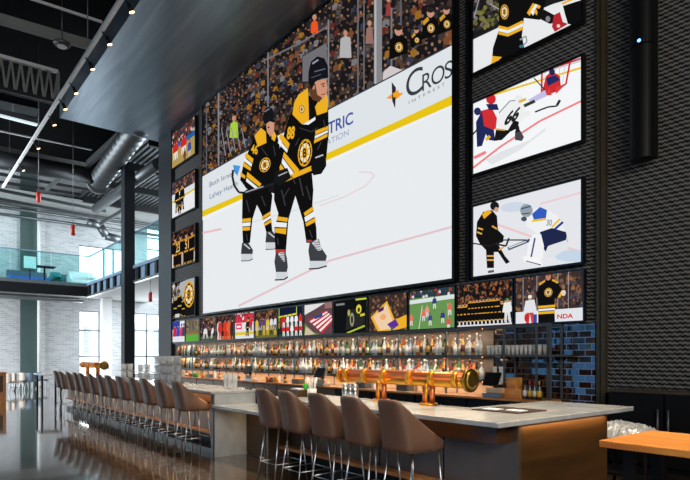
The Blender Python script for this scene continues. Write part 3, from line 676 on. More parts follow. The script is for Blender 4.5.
for q in (([(300, 128), (312, 132), (318, 128)], .8), ([(296, 146), (300, 138)], .8), ([(318, 150), (322, 142)], .9), ([(282, 190), (286, 206)], 1.1), ([(300, 178), (304, 196)], 1.2), ([(307, 186), (311, 200)], 1.), ([(278, 238), (279, 245)], .9), ([(310, 230), (313, 238)], .9), ([(284, 198), (290, 188)], .8), ([(296, 184), (292, 176)], .9), ([(324, 120), (326, 128)], .8), ([(247, 200), (250, 212)], .9), ([(262, 196), (266, 206)], .9), ([(247, 234), (248, 241)], .8), ([(262, 148), (268, 156)], .8), ([(274, 146), (276, 156)], .8)): P.line(q[0], q[1], (62, 60, 64))
P.emblem(305.6, 153, 7.2, 1.9, -.35)
P.poly([(314, 158), (320, 153), (326.6, 156), (327, 166), (322, 174), (314, 175.6), (311.6, 168)], (20, 19, 21)); P.line([(316, 158), (324, 155)], 1.4, (190, 194, 198))
P.poly([(276, 172), (288, 168), (292, 178), (280, 186), (274, 182)], (24, 23, 25)); P.line([(279, 176), (288, 172)], 1.2, (170, 170, 174))
P.poly([(313, 82), (327, 79), (327.8, 88), (327.4, 95), (322.4, 101), (316, 99), (313, 92)], (206, 146, 118)); P.poly([(312, 84), (316, 84), (318, 95), (323, 98), (320, 102.4), (313, 100), (310, 92)], (96, 60, 38)); P.line([(321.6, 84.6), (325.6, 83.6)], 1, (70, 44, 32)); P.ell(324, 86.3, 1, 1, (40, 30, 28), n=6); P.line([(322, 95), (326, 94)], 1, (150, 70, 66)); P.line([(327.5, 86), (329, 90.6), (327, 91.4)], 1, (190, 130, 104)); P.ell(314.2, 87.6, 1.4, 2.4, (190, 132, 104))
P.poly([(309, 83), (309.2, 72), (311.6, 62), (318, 56.6), (325, 58.6), (328.6, 66), (329, 78), (322, 79), (316, 82), (312.4, 90)], (20, 21, 27)); P.line([(313, 64), (319, 60)], 1.6, (150, 158, 172)); P.line([(315, 72), (326, 69)], 1.2, (96, 102, 114)); P.line([(312, 78), (322, 74.5)], 1.1, (70, 74, 84)); P.poly([(322, 79.6), (329.4, 78.6), (330, 92), (324, 90)], (200, 200, 204)) if False else None
P.done(T)
# ---------------------------------------------------------------- right hand column of three
rx0, rx1 = XA(471.0, YW - .13), XA(582.8, YW - .13)
rows = {'a': (7.17, 8.65), 'b': (5.20, 6.65), 'c': (3.20, 4.63)}
def rscreen(k, lab):
    T, yf = screen(rx0, rx1, rows[k][0], rows[k][1], lab, .1, .035, 'large screens right of the video wall')
    P = Pic(lambda a, c: W(a, c, yf), yf, .00003, (rx0 + .03, rows[k][0] + .03), (rx1 - .03, rows[k][1] - .03)); return T, P
T, P = rscreen('a', 'topmost large screen right of the video wall, close-up of a black jersey waist')
P.rect(460, -80, 600, 90, (232, 234, 236)); P.poly([(460, -80), (600, -80), (600, -10), (553, 4), (498, 27), (460, 45)], (28, 28, 28))
for i in range(70): x = R.uniform(472, 500); y = R.uniform(-10, 34 - (x - 472) * .45); P.ell(x, y, 2, 2.6, R.choice([(96, 96, 40), (54, 52, 44), (120, 116, 60), (40, 40, 44), (80, 74, 60), (120, 110, 110)]), n=6)
P.line([(462, 44), (498, 27)], 1.6, (40, 40, 44)); P.line([(474, 18), (480, -4)], 1, (150, 150, 156)); P.line([(490, 4), (504, 12)], 1, (170, 170, 176))
P.poly([(498, -40), (548, -40), (545, 6), (540, 20), (524, 18), (522, 36), (526, 56), (514, 62), (492, 60), (493, 48), (499, 30), (499, 10)], K)
for y, c in ((25.5, GD), (28.4, WH), (31.6, GD)): P.poly([(499 - (y - 25) * .1, y), (508, y + 2), (523 - (31 - y) * .1, y - 5), (523.4, y - 2.2), (508, y + 5), (498.6, y + 2.8)], c)
P.poly([(492.4, 56), (502, 57), (496, 63), (491, 65)], GD); P.emblem(504.6, 12, 4.2, 1.8)
for i, c in enumerate((GD, WH, GD)): P.poly([(527 + i * 3.4, 13 - i * .8), (533 + i * 2.6, 3 + i * .8), (535.6 + i * 2.6, 4.6 + i * .8), (529.8 + i * 3.4, 16 - i * .3)], c)
P.poly([(536, 8), (545, 10), (556, 16), (558, 22), (550, 24), (540, 19)], (22, 21, 22)); P.ell(548, 19, 2.4, 3, (130, 130, 134)); P.poly([(554, 15), (560, 12), (563, 22), (568, 24), (555, 32), (552, 27)], (178, 40, 46)); P.ell(558.5, 26, 1.8, 1.8, (230, 200, 200))
P.poly([(563, 6), (588, -2), (588, 28), (568, 24), (565, 14)], (16, 15, 16)); P.line([(562, 4), (588, -8)], 2, GD); P.line([(520, 40), (526, 36), (527, 42), (522, 47)], 1.4, (150, 160, 166)); P.ell(521.6, 46.4, 2.4, 1.6, (50, 110, 130))
P.done(T)
T, P = rscreen('b', 'large screen right of the video wall, player numbered 66 and red goalie')
P.rect(460, 30, 600, 190, (244, 246, 248)); P.poly([(460, 30), (600, 30), (600, 56), (460, 99)], (206, 208, 214))
for i in range(26): x = R.uniform(500, 540); P.ell(x, 94 - (x - 472) * .36 + R.uniform(-4, 3), 3.4, 2.2, R.choice([(220, 120, 130), (120, 130, 200), (230, 200, 120), (240, 240, 240)]), n=6)
P.line([(460, 105), (600, 62)], 2, (236, 196, 40)); P.line([(460, 100), (600, 52)], 1.6, (196, 46, 60)); P.line([(460, 178), (500, 147), (540, 121), (600, 92)], 2, (240, 130, 134)); P.line([(474, 158), (486, 152)], 3, (240, 130, 134))
for a in ([(541.5, 96), (542, 72), (570, 62), (566, 84)],): P.line(a + [a[0]], 1.8, (206, 40, 52))
for i in range(5): P.line([(545 + i * 5, 71 - i * 1.7), (545 + i * 4.4, 92 - i * 2)], .5, (190, 190, 200))
P.poly([(541, 96), (546, 76), (552, 71), (560, 76), (561, 88), (556, 92), (546, 95)], (206, 44, 50)); P.poly([(546, 78), (556, 75), (560, 80), (548, 86)], (34, 44, 96)); P.ell(552, 72, 3, 3.6, (38, 40, 84)); P.poly([(541, 96), (550, 88), (552, 95)], (214, 60, 60)); P.poly([(556, 94), (556, 86), (564, 86)], (214, 60, 60)); P.line([(534, 78), (545, 90)], 1.2, (60, 40, 40))
P.poly([(528, 100), (545, 90), (547, 96), (532, 103)], (196, 190, 232))
P.poly([(478, 128), (480, 111), (492, 108), (497, 118), (496, 128), (488, 134)], (208, 48, 52)); P.poly([(476, 122), (482, 111), (484, 126), (494, 130), (495, 141), (489, 140), (486, 134), (482, 146), (477, 147)], (34, 42, 92)); P.ell(491, 99, 5, 5.4, (206, 40, 46)); P.ell(477.5, 111.4, 3.6, 4, (40, 48, 96)); P.line([(470, 138), (480, 126)], 1.4, (40, 40, 50)); P.poly([(486, 104), (497, 104), (499, 110), (489, 110)], (34, 42, 92))
P.poly([(497, 124), (500, 110), (510, 100), (520, 100), (525, 108), (524, 120), (512, 128), (502, 130)], (238, 240, 240)); P.line([(499, 113), (510, 101), (520, 100)], .9, (120, 120, 126)); P.ell(519, 98.6, 4.4, 4, (234, 236, 238)); P.line([(519, 102), (526, 99)], 2.6, (226, 178, 50)); P.line([(524, 106), (535, 101)], 3.2, (60, 56, 50)); P.line([(535, 112), (548, 107), (557, 106), (560, 100)], 1.6, (40, 38, 40)); P.line([(557, 105.4), (560, 100)], 2.6, (40, 38, 40)); P.line([(520, 116), (530, 113)], 5, (236, 238, 238))

P.text('66', (503.5, 125.5), (9.6, -4.6), (4.4, -12.5), (40, 36, 36), .05); P.poly([(496, 130), (508, 130), (514, 120), (519, 122), (518, 128), (510, 132), (502, 140), (494, 141)], (26, 24, 26)); P.line([(495, 129), (505, 130)], 1.6, (226, 178, 50)); P.poly([(515, 131), (520, 130), (524, 137), (522, 141), (515, 140)], (70, 70, 76)); P.line([(517, 126), (518, 132)], 4, (30, 28, 30)); P.line([(486, 140), (490, 136)], 3, (226, 178, 50)); P.poly([(486, 160), (500, 152), (530, 140), (545, 128), (546, 130), (520, 150), (492, 165)], (226, 228, 232))
P.done(T)
T, P = rscreen('c', 'lowest large screen right of the video wall, skater facing a blue and white goalie')
P.rect(460, 150, 600, 300, (228, 230, 235)); P.line([(490, 222), (530, 236), (560, 246), (590, 254)], 2.4, (236, 200, 204)); P.line([(540, 204), (590, 190)], 2, (236, 206, 210)); P.ell(514, 207, 14, 5, (206, 216, 230), -.1); P.ell(572, 256, 18, 6, (196, 214, 232))
P.poly([(476, 236), (477, 222), (483, 212), (492, 210), (497, 216), (498, 230), (504, 236), (503, 242), (498, 244), (505, 256), (510, 262), (506, 264), (498, 252), (494, 252), (494, 268), (487, 268), (486, 250), (480, 244)], (20, 19, 20)); P.poly([(482, 214), (488, 209.6), (492, 212), (484, 219)], GD); P.ell(494.6, 206, 4.6, 4.6, (26, 27, 32)); P.ell(496.4, 209.6, 2.2, 2.6, (210, 160, 130))
for a in ([(477, 232), (482, 234)], [(487, 256), (494, 256)], [(487, 260), (494, 260)], [(499, 250), (504, 247)], [(478, 228), (483, 229.6)], [(492, 226), (497, 229)]): P.line(a, 1.6, (226, 170, 70))
P.line([(488, 272), (494, 271)], 2.4, (90, 90, 96)); P.line([(471, 243), (490, 246), (504, 240), (526, 240)], 1.3, (34, 30, 32)); P.line([(496, 244), (506, 246), (509, 238)], 1.8, (40, 38, 40))
P.line([(508, 249), (530, 240)], 3.2, (70, 84, 110)); P.line([(509, 248), (526, 241.4)], 1.1, (226, 230, 236))
P.poly([(526, 226), (527, 216), (536, 208), (547, 209), (558, 216), (563, 226), (566, 238), (560, 244), (544, 238), (532, 230)], (238, 240, 242)); P.poly([(532, 214), (540, 207), (547, 210), (546, 218), (534, 220)], (52, 92, 190)); P.line([(532, 221), (546, 219)], 2.2, (238, 196, 52)); P.line([(554, 230), (563, 222)], 2.4, (40, 60, 140)); P.line([(552, 227), (560, 219)], 2, (238, 196, 52)); P.text('30', (546, 225.6), (4, 0), (.6, -6), (60, 70, 110))
P.poly([(540, 232), (552, 228), (566, 232), (568, 242), (556, 252), (546, 252), (540, 244)], (32, 40, 76)); P.poly([(526, 262), (528, 244), (533, 234), (541, 234), (544, 246), (543, 258), (536, 264)], (242, 242, 244)); P.line([(531, 258), (535, 238)], 1.6, (60, 72, 120)); P.poly([(544, 256), (548, 246), (566, 240), (567, 236), (568, 248), (552, 258)], (226, 228, 232)); P.poly([(523, 256), (540, 258), (543, 266), (524, 262)], (246, 246, 246)); P.line([(526, 261), (541, 265)], 1, (70, 70, 110))
P.ell(526.4, 210.6, 6.4, 6.8, (150, 160, 170)); P.line([(521, 209), (531, 206)], 1.6, (70, 96, 130)); P.line([(522, 214), (530, 213)], 1, (60, 60, 66)); P.ell(524, 219, 3, 2.4, (70, 80, 100)); P.line([(581.6, 178), (582.6, 262)], 1.4, (170, 60, 60))
P.done(T)
# ---------------------------------------------------------------- left hand column of four (u 0..1.6, v 0..1)
lx0, lx1 = XA(171.0, YW - .13), XA(195, YW - .13); CW = lx1 - lx0
def uvpic(x0, x1, z0, z1, yf, bez=.03):
    sc = (z1 - z0); a = (x1 - x0) / sc
    return Pic(lambda u, v: Vector((x0 + u * sc, 0, z0 + v * sc)), yf, .00003, (x0 + bez, z0 + bez), (x1 - bez, z1 - bez)), a
def mob(P, u0, u1, v0, v1, n, pal, s=.05):
    for i in range(n):
        u, v = R.uniform(u0, u1), v1 + (v0 - v1) * i / n; P.poly([(u - s, v - s), (u - s * .8, v + s * .5), (u + s * .8, v + s * .6), (u + s, v - s)], R.choice(pal)); P.ell(u, v + s * .9, s * .42, s * .5, R.choice(SKIN), n=6)
def fig(P, u, v, h, top, legs, head, acc=None, lean=0., skin=(200, 150, 124)):
    """small player, feet at (u, v)"""
    w = h * .17
    P.poly([(u - w * .9, v), (u - w * .25, v), (u, v + h * .36), (u + w * .4, v), (u + w * 1.1, v), (u + w * .75 + lean, v + h * .5), (u - w * .75 + lean, v + h * .5)], legs)
    P.poly([(u - w * 1.5 + lean, v + h * .42), (u - w + lean * 1.5, v + h * .82), (u + w + lean * 1.5, v + h * .84), (u + w * 1.5 + lean, v + h * .46), (u + w * .8 + lean, v + h * .4), (u - w * .8 + lean, v + h * .4)], top)
    P.ell(u + lean * 1.8, v + h * .91, h * .075, h * .09, skin, n=8); P.ell(u + lean * 1.8, v + h * .95, h * .08, h * .06, head, n=8)
    if acc:
        P.line([(u - w * .9 + lean, v + h * .47), (u + w * .9 + lean, v + h * .47)], h * .05, acc); P.line([(u - w + lean * 1.4, v + h * .79), (u + w + lean * 1.4, v + h * .81)], h * .05, acc)
        for a in (-.55, .7): P.line([(u + a * w - w * .35, v + h * .16), (u + a * w + w * .35, v + h * .16)], h * .04, acc)
PITCH = 2.03
def lscreen(k, lab):
    z0, z1 = 3.22 + PITCH * k, 4.70 + PITCH * k
    T, yf = screen(lx0, lx1, z0, z1, lab, .1, .035, 'large screens left of the video wall'); P, a = uvpic(lx0, lx1, z0, z1, yf); return T, P
T, P = lscreen(3, 'topmost large screen left of the video wall, red players on tan turf')
P.rect(0, 0, 2, 1, (176, 150, 84)); P.rect(0, .6, 2, 1, (60, 48, 44)); mob(P, 0, 1.6, .62, 1., 60, [(200, 180, 170), (90, 60, 50), (50, 40, 40), (150, 60, 50), (40, 60, 110)], .05); P.rect(.4, .5, 1.6, .62, (40, 96, 160))
for u in (.2, .35, .75, .9): fig(P, u, .22, .5, (206, 40, 44), (226, 220, 214), (180, 30, 36))
fig(P, 1.2, .0, .5, (60, 80, 150), (190, 180, 150), (60, 80, 150)); fig(P, .9, -.05, .4, (120, 60, 50), (90, 80, 60), (40, 30, 30)); P.done(T)
T, P = lscreen(2, 'second large screen from the top left of the video wall, two black players on ice')
P.rect(0, 0, 2, 1, (232, 234, 236)); P.rect(0, .62, 2, 1, (70, 54, 52)); mob(P, 0, 1.6, .68, 1., 60, [(120, 80, 70), (50, 44, 48), (96, 70, 110), (180, 130, 50), (40, 36, 40)], .05); P.rect(0, .48, 2, .66, (216, 222, 228)); P.line([(0, .46), (1.6, .5)], .05, (230, 190, 30))
for u in (.38, .72): fig(P, u, .12, .72, K, K, (30, 28, 30), (220, 160, 40))
fig(P, .55, .05, .5, (36, 32, 34), K, (30, 28, 30), (220, 160, 40)); P.done(T)
T, P = lscreen(1, 'third large screen from the top left of the video wall, backs of gold numbered jerseys')
P.rect(0, 0, 2, 1, (26, 20, 20)); mob(P, 0, 1.6, .55, 1., 40, [(60, 36, 30), (110, 64, 44), (40, 30, 30), (84, 50, 40)], .07)
for u in (.25, .62, 1.0, 1.36): fig(P, u, -.1, .98, (20, 17, 17), K, (40, 30, 28), (200, 140, 40))
P.text('23', (.3, .42), (.2, 0), (0, .24), (232, 190, 120), .02); P.text('51', (.92, .42), (.2, 0), (0, .24), (232, 190, 120), .02); P.rect(.02, 0, .12, .4, (220, 210, 206)); P.rect(1.48, .05, 1.56, .3, (220, 206, 200)); P.rect(.68, 0, .8, .36, (190, 170, 160)); P.done(T)
T, P = lscreen(0, 'lowest large screen left of the video wall, gold round emblem beside dark players')
P.rect(0, 0, 2, 1, (24, 24, 24)); P.poly([(.1, .55), (.6, .95), (1.5, 1), (1.5, .6), (.7, .5)], (176, 178, 178)); mob(P, .0, .5, .5, .9, 14, [(210, 206, 200), (120, 110, 104), (60, 54, 50)], .09)
for u, h in ((.25, .7), (.55, .8), (.8, .6)): fig(P, u, -.05, h, K, K, (90, 76, 50), (190, 160, 60))
P.emblem(1.17, .58, .34, 1.0); P.rect(.25, .0, .55, .12, (206, 208, 210)); P.done(T)
# ---------------------------------------------------------------- row of thirteen under the big screens
bx1 = XA(584, YW - .11); PW, BW = 1.3545, 1.33
bz0, bz1 = 2.25, 3.12
BN = []
def bscreen(k, lab):
    x1 = bx1 - k * PW; x0 = x1 - BW; T, yf = screen(x0, x1, bz0, bz1, lab, .08, .022, 'row of small screens above the bottles'); P, a = uvpic(x0, x1, bz0, bz1, yf, .018); return T, P
T, P = bscreen(0, 'rightmost screen above the bottles, captain in black jersey seen from behind')
P.rect(0, 0, 2, 1, (60, 48, 46)); mob(P, 0, 1.55, .3, 1.05, 150, [(60, 44, 44), (90, 60, 50), (40, 36, 40), (120, 90, 76), (150, 100, 60), (74, 70, 84)], .045)
for u in (.2, .52, .98, 1.2): P.line([(u, .25), (u, 1)], .012, (170, 166, 170))
P.rect(0, 0, 2, .27, (226, 228, 232)); P.text('NDA', (.96, .085), (.105, .0), (0, .085), (206, 52, 40), .03)
fig(P, .36, .0, .6, (226, 226, 230), (200, 70, 70), (236, 236, 236)); P.ell(.28, .14, .05, .09, (206, 40, 40)); P.rect(.44, 0, .52, .2, (60, 70, 160))
P.poly([(.55, 0), (.55, .4), (.5, .62), (.58, .8), (.7, .86), (.86, .86), (.97, .8), (1.1, .6), (1.02, .5), (.9, .5), (.92, 0)], (18, 17, 18)); P.line([(.55, .34), (.92, .34)], .05, GD); P.line([(.55, .28), (.92, .28)], .04, WH); P.line([(.55, .22), (.92, .22)], .05, GD); P.line([(.57, .79), (.7, .86)], .035, GD); P.line([(.86, .86), (.98, .79)], .035, GD); P.line([(1.0, .5), (1.08, .62)], .05, GD); P.ell(.775, .94, .06, .085, (196, 130, 104)); P.ell(.775, .99, .06, .05, (150, 80, 50)); P.emblem(.775, .62, .09, 1.); P.ell(1.1, .58, .05, .06, (226, 206, 196)); P.done(T)
T, P = bscreen(1, 'second screen from the right above the bottles, black and gold team lined up')
P.rect(0, 0, 2, 1, (26, 20, 20)); mob(P, 0, 1.55, .4, 1.05, 200, [(40, 28, 26), (70, 44, 36), (120, 70, 44), (30, 26, 28), (150, 90, 50)], .038); P.rect(0, 0, 2, .14, (222, 220, 224))
for i in range(14): fig(P, .08 + i * .105, .06, .52, (20, 18, 18), K, (60, 44, 36), (226, 166, 36))
for i in range(9): fig(P, .4 + i * .09, .24, .4, (20, 18, 18), K, (60, 44, 36), (226, 166, 36))
fig(P, 1.38, .08, .5, (230, 230, 230), (220, 220, 224), (30, 160, 80)); P.done(T)
T, P = bscreen(2, 'third screen from the right above the bottles, green American football field')
P.rect(0, 0, 2, 1, (104, 148, 82)); P.rect(0, .8, 2, 1, (44, 62, 60)); P.poly([(0, .66), (1.6, .7), (1.6, .8), (0, .76)], (220, 226, 224)); mob(P, 0, 1.5, .82, .98, 26, [(40, 60, 110), (220, 220, 224), (190, 60, 50), (60, 70, 80)], .04); P.line([(.34, 0), (.46, .6)], .02, (226, 230, 226)); P.line([(1.3, 0), (1.28, .6)], .015, (200, 214, 200))
for u, v, c in ((.08, .12, (226, 120, 100)), (.5, .22, (226, 110, 90)), (.62, .3, (230, 150, 130)), (.72, .1, (60, 80, 130)), (.86, .5, (50, 66, 120)), (1.12, .14, (50, 66, 120)), (1.34, .32, (226, 110, 90)), (1.3, -.02, (214, 90, 80))): fig(P, u, v, .3, c, (216, 214, 210), c)
P.done(T)
T, P = bscreen(3, 'fourth screen from the right above the bottles, basketball court from above')
P.rect(0, 0, 2, 1, (60, 44, 40)); mob(P, 0, 1.55, 0, 1., 160, [(76, 56, 44), (110, 84, 60), (50, 40, 40), (140, 110, 80)], .04); P.poly([(.1, .42), (.75, .82), (1.05, .3), (1.5, .42), (1.5, .1), (1.2, .05), (.4, .0)], (238, 176, 40)); P.poly([(.2, .42), (.74, .74), (1.0, .22), (.95, .08), (.48, .05)], (238, 206, 168)); P.poly([(.76, .2), (1.08, .32), (1.2, .16), (.95, .04)], (96, 50, 150)); P.poly([(.4, .62), (.64, .68), (.62, .58), (.42, .52)], (80, 40, 90)); P.ell(.6, .4, .12, .08, (240, 170, 110)); P.rect(.9, -.05, .98, .12, (60, 110, 90)); P.done(T)
T, P = bscreen(4, 'fifth screen from the right above the bottles, goalie in black with yellow highlights')
P.rect(0, 0, 2, 1, (18, 19, 20)); P.rect(.1, .84, .5, .9, (130, 134, 138)); P.rect(1., .93, 1.5, .98, (200, 210, 50)); P.poly([(.55, .1), (.6, .5), (.8, .7), (1.2, .66), (1.4, .4), (1.3, .1), (1., .2)], (40, 40, 38)); P.ell(1.14, .68, .12, .13, (226, 214, 60)); P.ell(1.14, .66, .06, .07, (60, 56, 40)); P.line([(.6, .02), (1.4, .2)], .05, (176, 186, 60)); P.ell(.84, .4, .1, .2, (150, 150, 120)); P.ell(.84, .4, .05, .12, (40, 40, 40)); P.line([(1.2, .5), (1.4, .52)], .07, (206, 196, 60)); P.ell(.7, .6, .06, .1, (170, 170, 80)); P.done(T)
T, P = bscreen(5, 'sixth screen from the right above the bottles, striped flag spread over a stadium')
P.rect(0, 0, 2, 1, (96, 70, 76)); P.poly([(0, .66), (0, 1), (1.2, 1), (.6, .82)], (226, 226, 226)); P.rect(1.1, .8, 2, 1, (150, 110, 110)); P.poly([(0, 0), (0, .42), (.5, .1), (1, 0)], (120, 140, 62)); P.poly([(.0, .0), (.1, .3), (.6, .05)], (206, 190, 160))
q = lambda s, t: (.22 + s * .62 + t * .75 * (1), .5 + .16 * s - t * .42 * 1.05 + .0)
for i in range(9): t0, t1 = i / 9, (i + 1) / 9; P.poly([q(0, t0), q(1.5, t0 * .62), q(1.5, t1 * .62), q(0, t1)], (206, 40, 50) if i % 2 == 0 else (240, 236, 236))
P.poly([(.5, .58), (.95, .68), (1.0, .58), (.6, .5)], (40, 74, 130)); P.done(T)
T, P = bscreen(6, 'seventh screen from the right above the bottles, red and white team under yellow goalpost')
P.rect(0, 0, 2, 1, (34, 46, 38)); P.rect(0, .66, 2, 1, (20, 28, 54)); P.line([(.06, 1), (.06, .3)], .03, (214, 220, 60)); P.line([(0, .68), (1.15, .74)], .05, (222, 226, 70)); P.line([(1.12, 1), (1.12, .72)], .03, (214, 220, 60)); P.rect(0, .0, 2, .1, (30, 70, 50)); P.ell(.3, .5, .25, .2, (120, 60, 40))
for i in range(10): fig(P, .35 + (i % 5) * .25, .02 + (i // 5) * .3, .42, R.choice([(214, 40, 46), (236, 236, 238)]), (232, 230, 230), (214, 40, 46))
P.done(T)
T, P = bscreen(7, 'eighth screen from the right above the bottles, crowd of purple and yellow players')
P.rect(0, 0, 2, 1, (110, 110, 50)); P.rect(0, .6, 2, 1, (50, 34, 30)); mob(P, 0, 1.5, .62, 1., 40, [(90, 60, 44), (50, 36, 34), (140, 96, 60)], .06)
for i in range(12): fig(P, .12 + (i % 6) * .25, .1 + (i // 6) * .16, .46, R.choice([(220, 190, 60), (220, 220, 226), (90, 60, 120)]), R.choice([(210, 180, 60), (40, 36, 50)]), (60, 50, 90))
P.done(T)
T, P = bscreen(8, 'ninth screen from the right above the bottles, red signs over yellow-edged rink boards')
P.rect(0, 0, 2, 1, (222, 226, 228)); P.rect(0, .62, 2, .95, (206, 56, 74)); mob(P, 0, 1.5, .76, 1., 22, [(190, 40, 56), (230, 226, 226), (90, 50, 56)], .06); P.rect(.1, .38, .55, .6, (232, 60, 96)); P.rect(.16, .44, .46, .52, (250, 236, 240)); P.rect(0, .16, 2, .27, (226, 196, 40)); fig(P, .95, .1, .7, (40, 36, 40), K, (30, 30, 32), (226, 166, 40), .05); fig(P, 1.25, .3, .5, (206, 46, 56), (120, 40, 46), (200, 40, 50)); P.done(T)
T, P = bscreen(9, 'tenth screen from the right above the bottles, red and white basketball players')
P.rect(0, 0, 2, 1, (60, 40, 36)); mob(P, 0, 1.5, .5, 1., 40, [(60, 44, 50), (110, 76, 60), (40, 34, 40), (90, 60, 80)], .06); P.rect(0, 0, 2, .16, (176, 120, 70))
for u, c in ((.2, (226, 226, 226)), (.3, (206, 50, 44)), (.75, (214, 60, 40)), (1.05, (226, 96, 60)), (1.35, (60, 46, 44))): fig(P, u, .02, .82, c, c, (40, 30, 30))
P.done(T)
T, P = bscreen(10, 'eleventh screen from the right above the bottles, players sprawled before a dark crowd')
P.rect(0, 0, 2, 1, (50, 40, 44)); mob(P, 0, 1.5, .4, 1., 60, [(90, 60, 70), (130, 96, 60), (60, 50, 70), (170, 120, 90)], .06); P.rect(0, 0, 2, .2, (70, 90, 62))
for u, l in ((.3, .1), (.7, -.12), (1.05, .1)): fig(P, u, .1, .5, (226, 222, 220), (200, 196, 190), (60, 40, 60), None, l)
P.done(T)
T, P = bscreen(11, 'twelfth screen from the right above the bottles, green ball field')
P.rect(0, 0, 2, 1, (120, 110, 88)); mob(P, 0, 1.5, .56, 1., 50, [(96, 96, 84), (130, 120, 100), (80, 70, 60), (150, 140, 120)], .06); P.rect(0, .0, 2, .32, (96, 170, 66)); P.rect(0, .32, 2, .4, (150, 110, 70)); P.rect(1.3, .0, 1.38, .9, (110, 104, 90)); P.done(T)
T, P = bscreen(12, 'leftmost screen above the bottles, red, white and blue jerseys')
P.rect(0, 0, 2, 1, (226, 228, 234)); P.rect(0, .6, .9, 1, (50, 70, 160))
for u, c in ((.3, (206, 44, 56)), (.7, (50, 80, 190)), (1.1, (232, 60, 70)), (1.35, (60, 70, 110))): fig(P, u, -.1, .95, c, (226, 226, 230), (40, 50, 110))
P.done(T)
# ================================================================== the bar
ZB = 1.10; YF = 4.07; YB = 5.05
XR = -2.95; XN = -7.0; XC = XA(211, YF); XFAR = -19.6
# -- near L-shaped worktop
t = thing('bar_worktop', 'long grey stone bar top turning the corner, carrying the copper beer tower', 'worktop', (XR, YF, ZB - .05))
b = B(); prism(b, [(XR, YF), (XR, 6.63), (-4.05, 6.63), (-4.05, YB), (XN, YB), (XN, YF)], ZB - .05, ZB); obj('slab', b, 'marble', t, bevel=.008)
t = thing('bar_cabinet', 'near bar base of zinc panels with walnut end panel glowing under the stone top', 'bar base', (XR - .1, 4.5, 0))
b = B(); box(b, XN + .05, XR - .13, 4.5, 4.54, .36, ZB - .052)
obj('front_panel', b, 'zinc', t)
for k in range(3): x = XN + .05 + (k + 1) * 1.0; b = B(); box(b, x - .006, x + .006, 4.494, 4.5, .36, ZB - .06); obj('panel_joint', b, 'blackmetal', t)
b = B(); box(b, XN + .05, XR - .17, 4.27, 4.5, .87, ZB - .052); obj('fascia', b, 'walnutdark', t)
b = B(); box(b, XR - .13, XR - .1, 4.5, 6.2, .06, ZB - .052); obj('end_panel', b, 'walnut', t)
b = B(); box(b, XR - .128, XR - .09, 4.49, 4.54, .0, ZB - .052); obj('corner_trim', b, 'zinc', t)
b = B(); box(b, XN + .06, XR - .14, 4.34, 4.5, .34, .38); obj('foot_ledge', b, 'oak', t)
b = B(); box(b, XN + .06, XR - .14, 4.56, 4.6, 0, .36); obj('toe_kick', b, 'black', t)
b = B(); box(b, XN + .05, XR - .13, 4.9, 4.96, 0, ZB - .052); box(b, -3.95, -3.9, 4.96, 6.2, 0, ZB - .052); box(b, -3.9, XR - .13, 6.14, 6.2, 0, ZB - .052); obj('back_panel', b, 'blackmetal', t)
b = B(); box(b, XN, XN + .05, 4.16, 4.96, 0, ZB - .052); obj('end_cheek', b, 'zinc', t)
b = B(); box(b, XR - .085, XR - .07, 4.55, 6.15, ZB - .057, ZB - .0525); obj('led_strip', b, 'warmled', t)
# -- lowered service section
t = thing('service_counter', 'lowered stone counter section between the two bar runs', 'counter', (XC, YF, 0))
b = B(); box(b, XC + .02, XN - .005, YF, 4.98, .825, .875); obj('slab', b, 'marble', t, bevel=.006)
b = B(); box(b, XC + .02, XN - .005, 4.72, 4.76, .02, .824); obj('knee_panel', b, 'walnut', t)
b = B(); box(b, XN - .3, XN - .26, 4.3, 4.72, .02, .824); obj('bracket', b, 'walnut', t)
b = B(); box(b, XC - .055, XC, 4.13, 4.98, 0, ZB - .052); obj('end_cheek', b, 'marble', t)
b = B(); box(b, XC - .056, XC + .012, 4.1, 4.13, 0, ZB - .052); obj('corner_trim', b, 'greysteel', t)
# -- far run
t = thing('bar_worktop', 'far stone bar top running away behind the row of thirteen stools', 'worktop', (XC, YF, ZB - .05))
b = B(); box(b, XFAR, XC, YF, YB, ZB - .05, ZB); obj('slab', b, 'marble', t, bevel=.008)
t = thing('bar_cabinet', 'far bar base of zinc panels behind the row of thirteen stools', 'bar base', (XC, 4.5, 0))
b = B(); box(b, XFAR + .05, XC - .06, 4.3, 4.34, .36, ZB - .2); obj('front_panel', b, 'zinc', t)
for k in range(9): x = XC - .06 - (k + 1) * 1.1; b = B(); box(b, x - .006, x + .006, 4.294, 4.3, .36, ZB - .2); obj('panel_joint', b, 'blackmetal', t)
b = B(); box(b, XFAR + .05, XC - .06, 4.24, 4.5, ZB - .2, ZB - .052); obj('fascia', b, 'walnutdark', t)
b = B(); box(b, XFAR + .05, XC - .06, 4.235, 4.3, .34, .38); obj('foot_ledge', b, 'oak', t)
b = B(); box(b, XFAR + .05, XC - .06, 4.44, 4.5, 0, .36); obj('toe_kick', b, 'black', t)
b = B(); box(b, XFAR + .05, XC - .06, 4.25, 4.44, 0, .09); obj('plinth', b, 'greysteel', t)
b = B(); box(b, XFAR + .05, XC - .06, 4.92, 4.97, 0, ZB - .052); obj('back_panel', b, 'blackmetal', t)
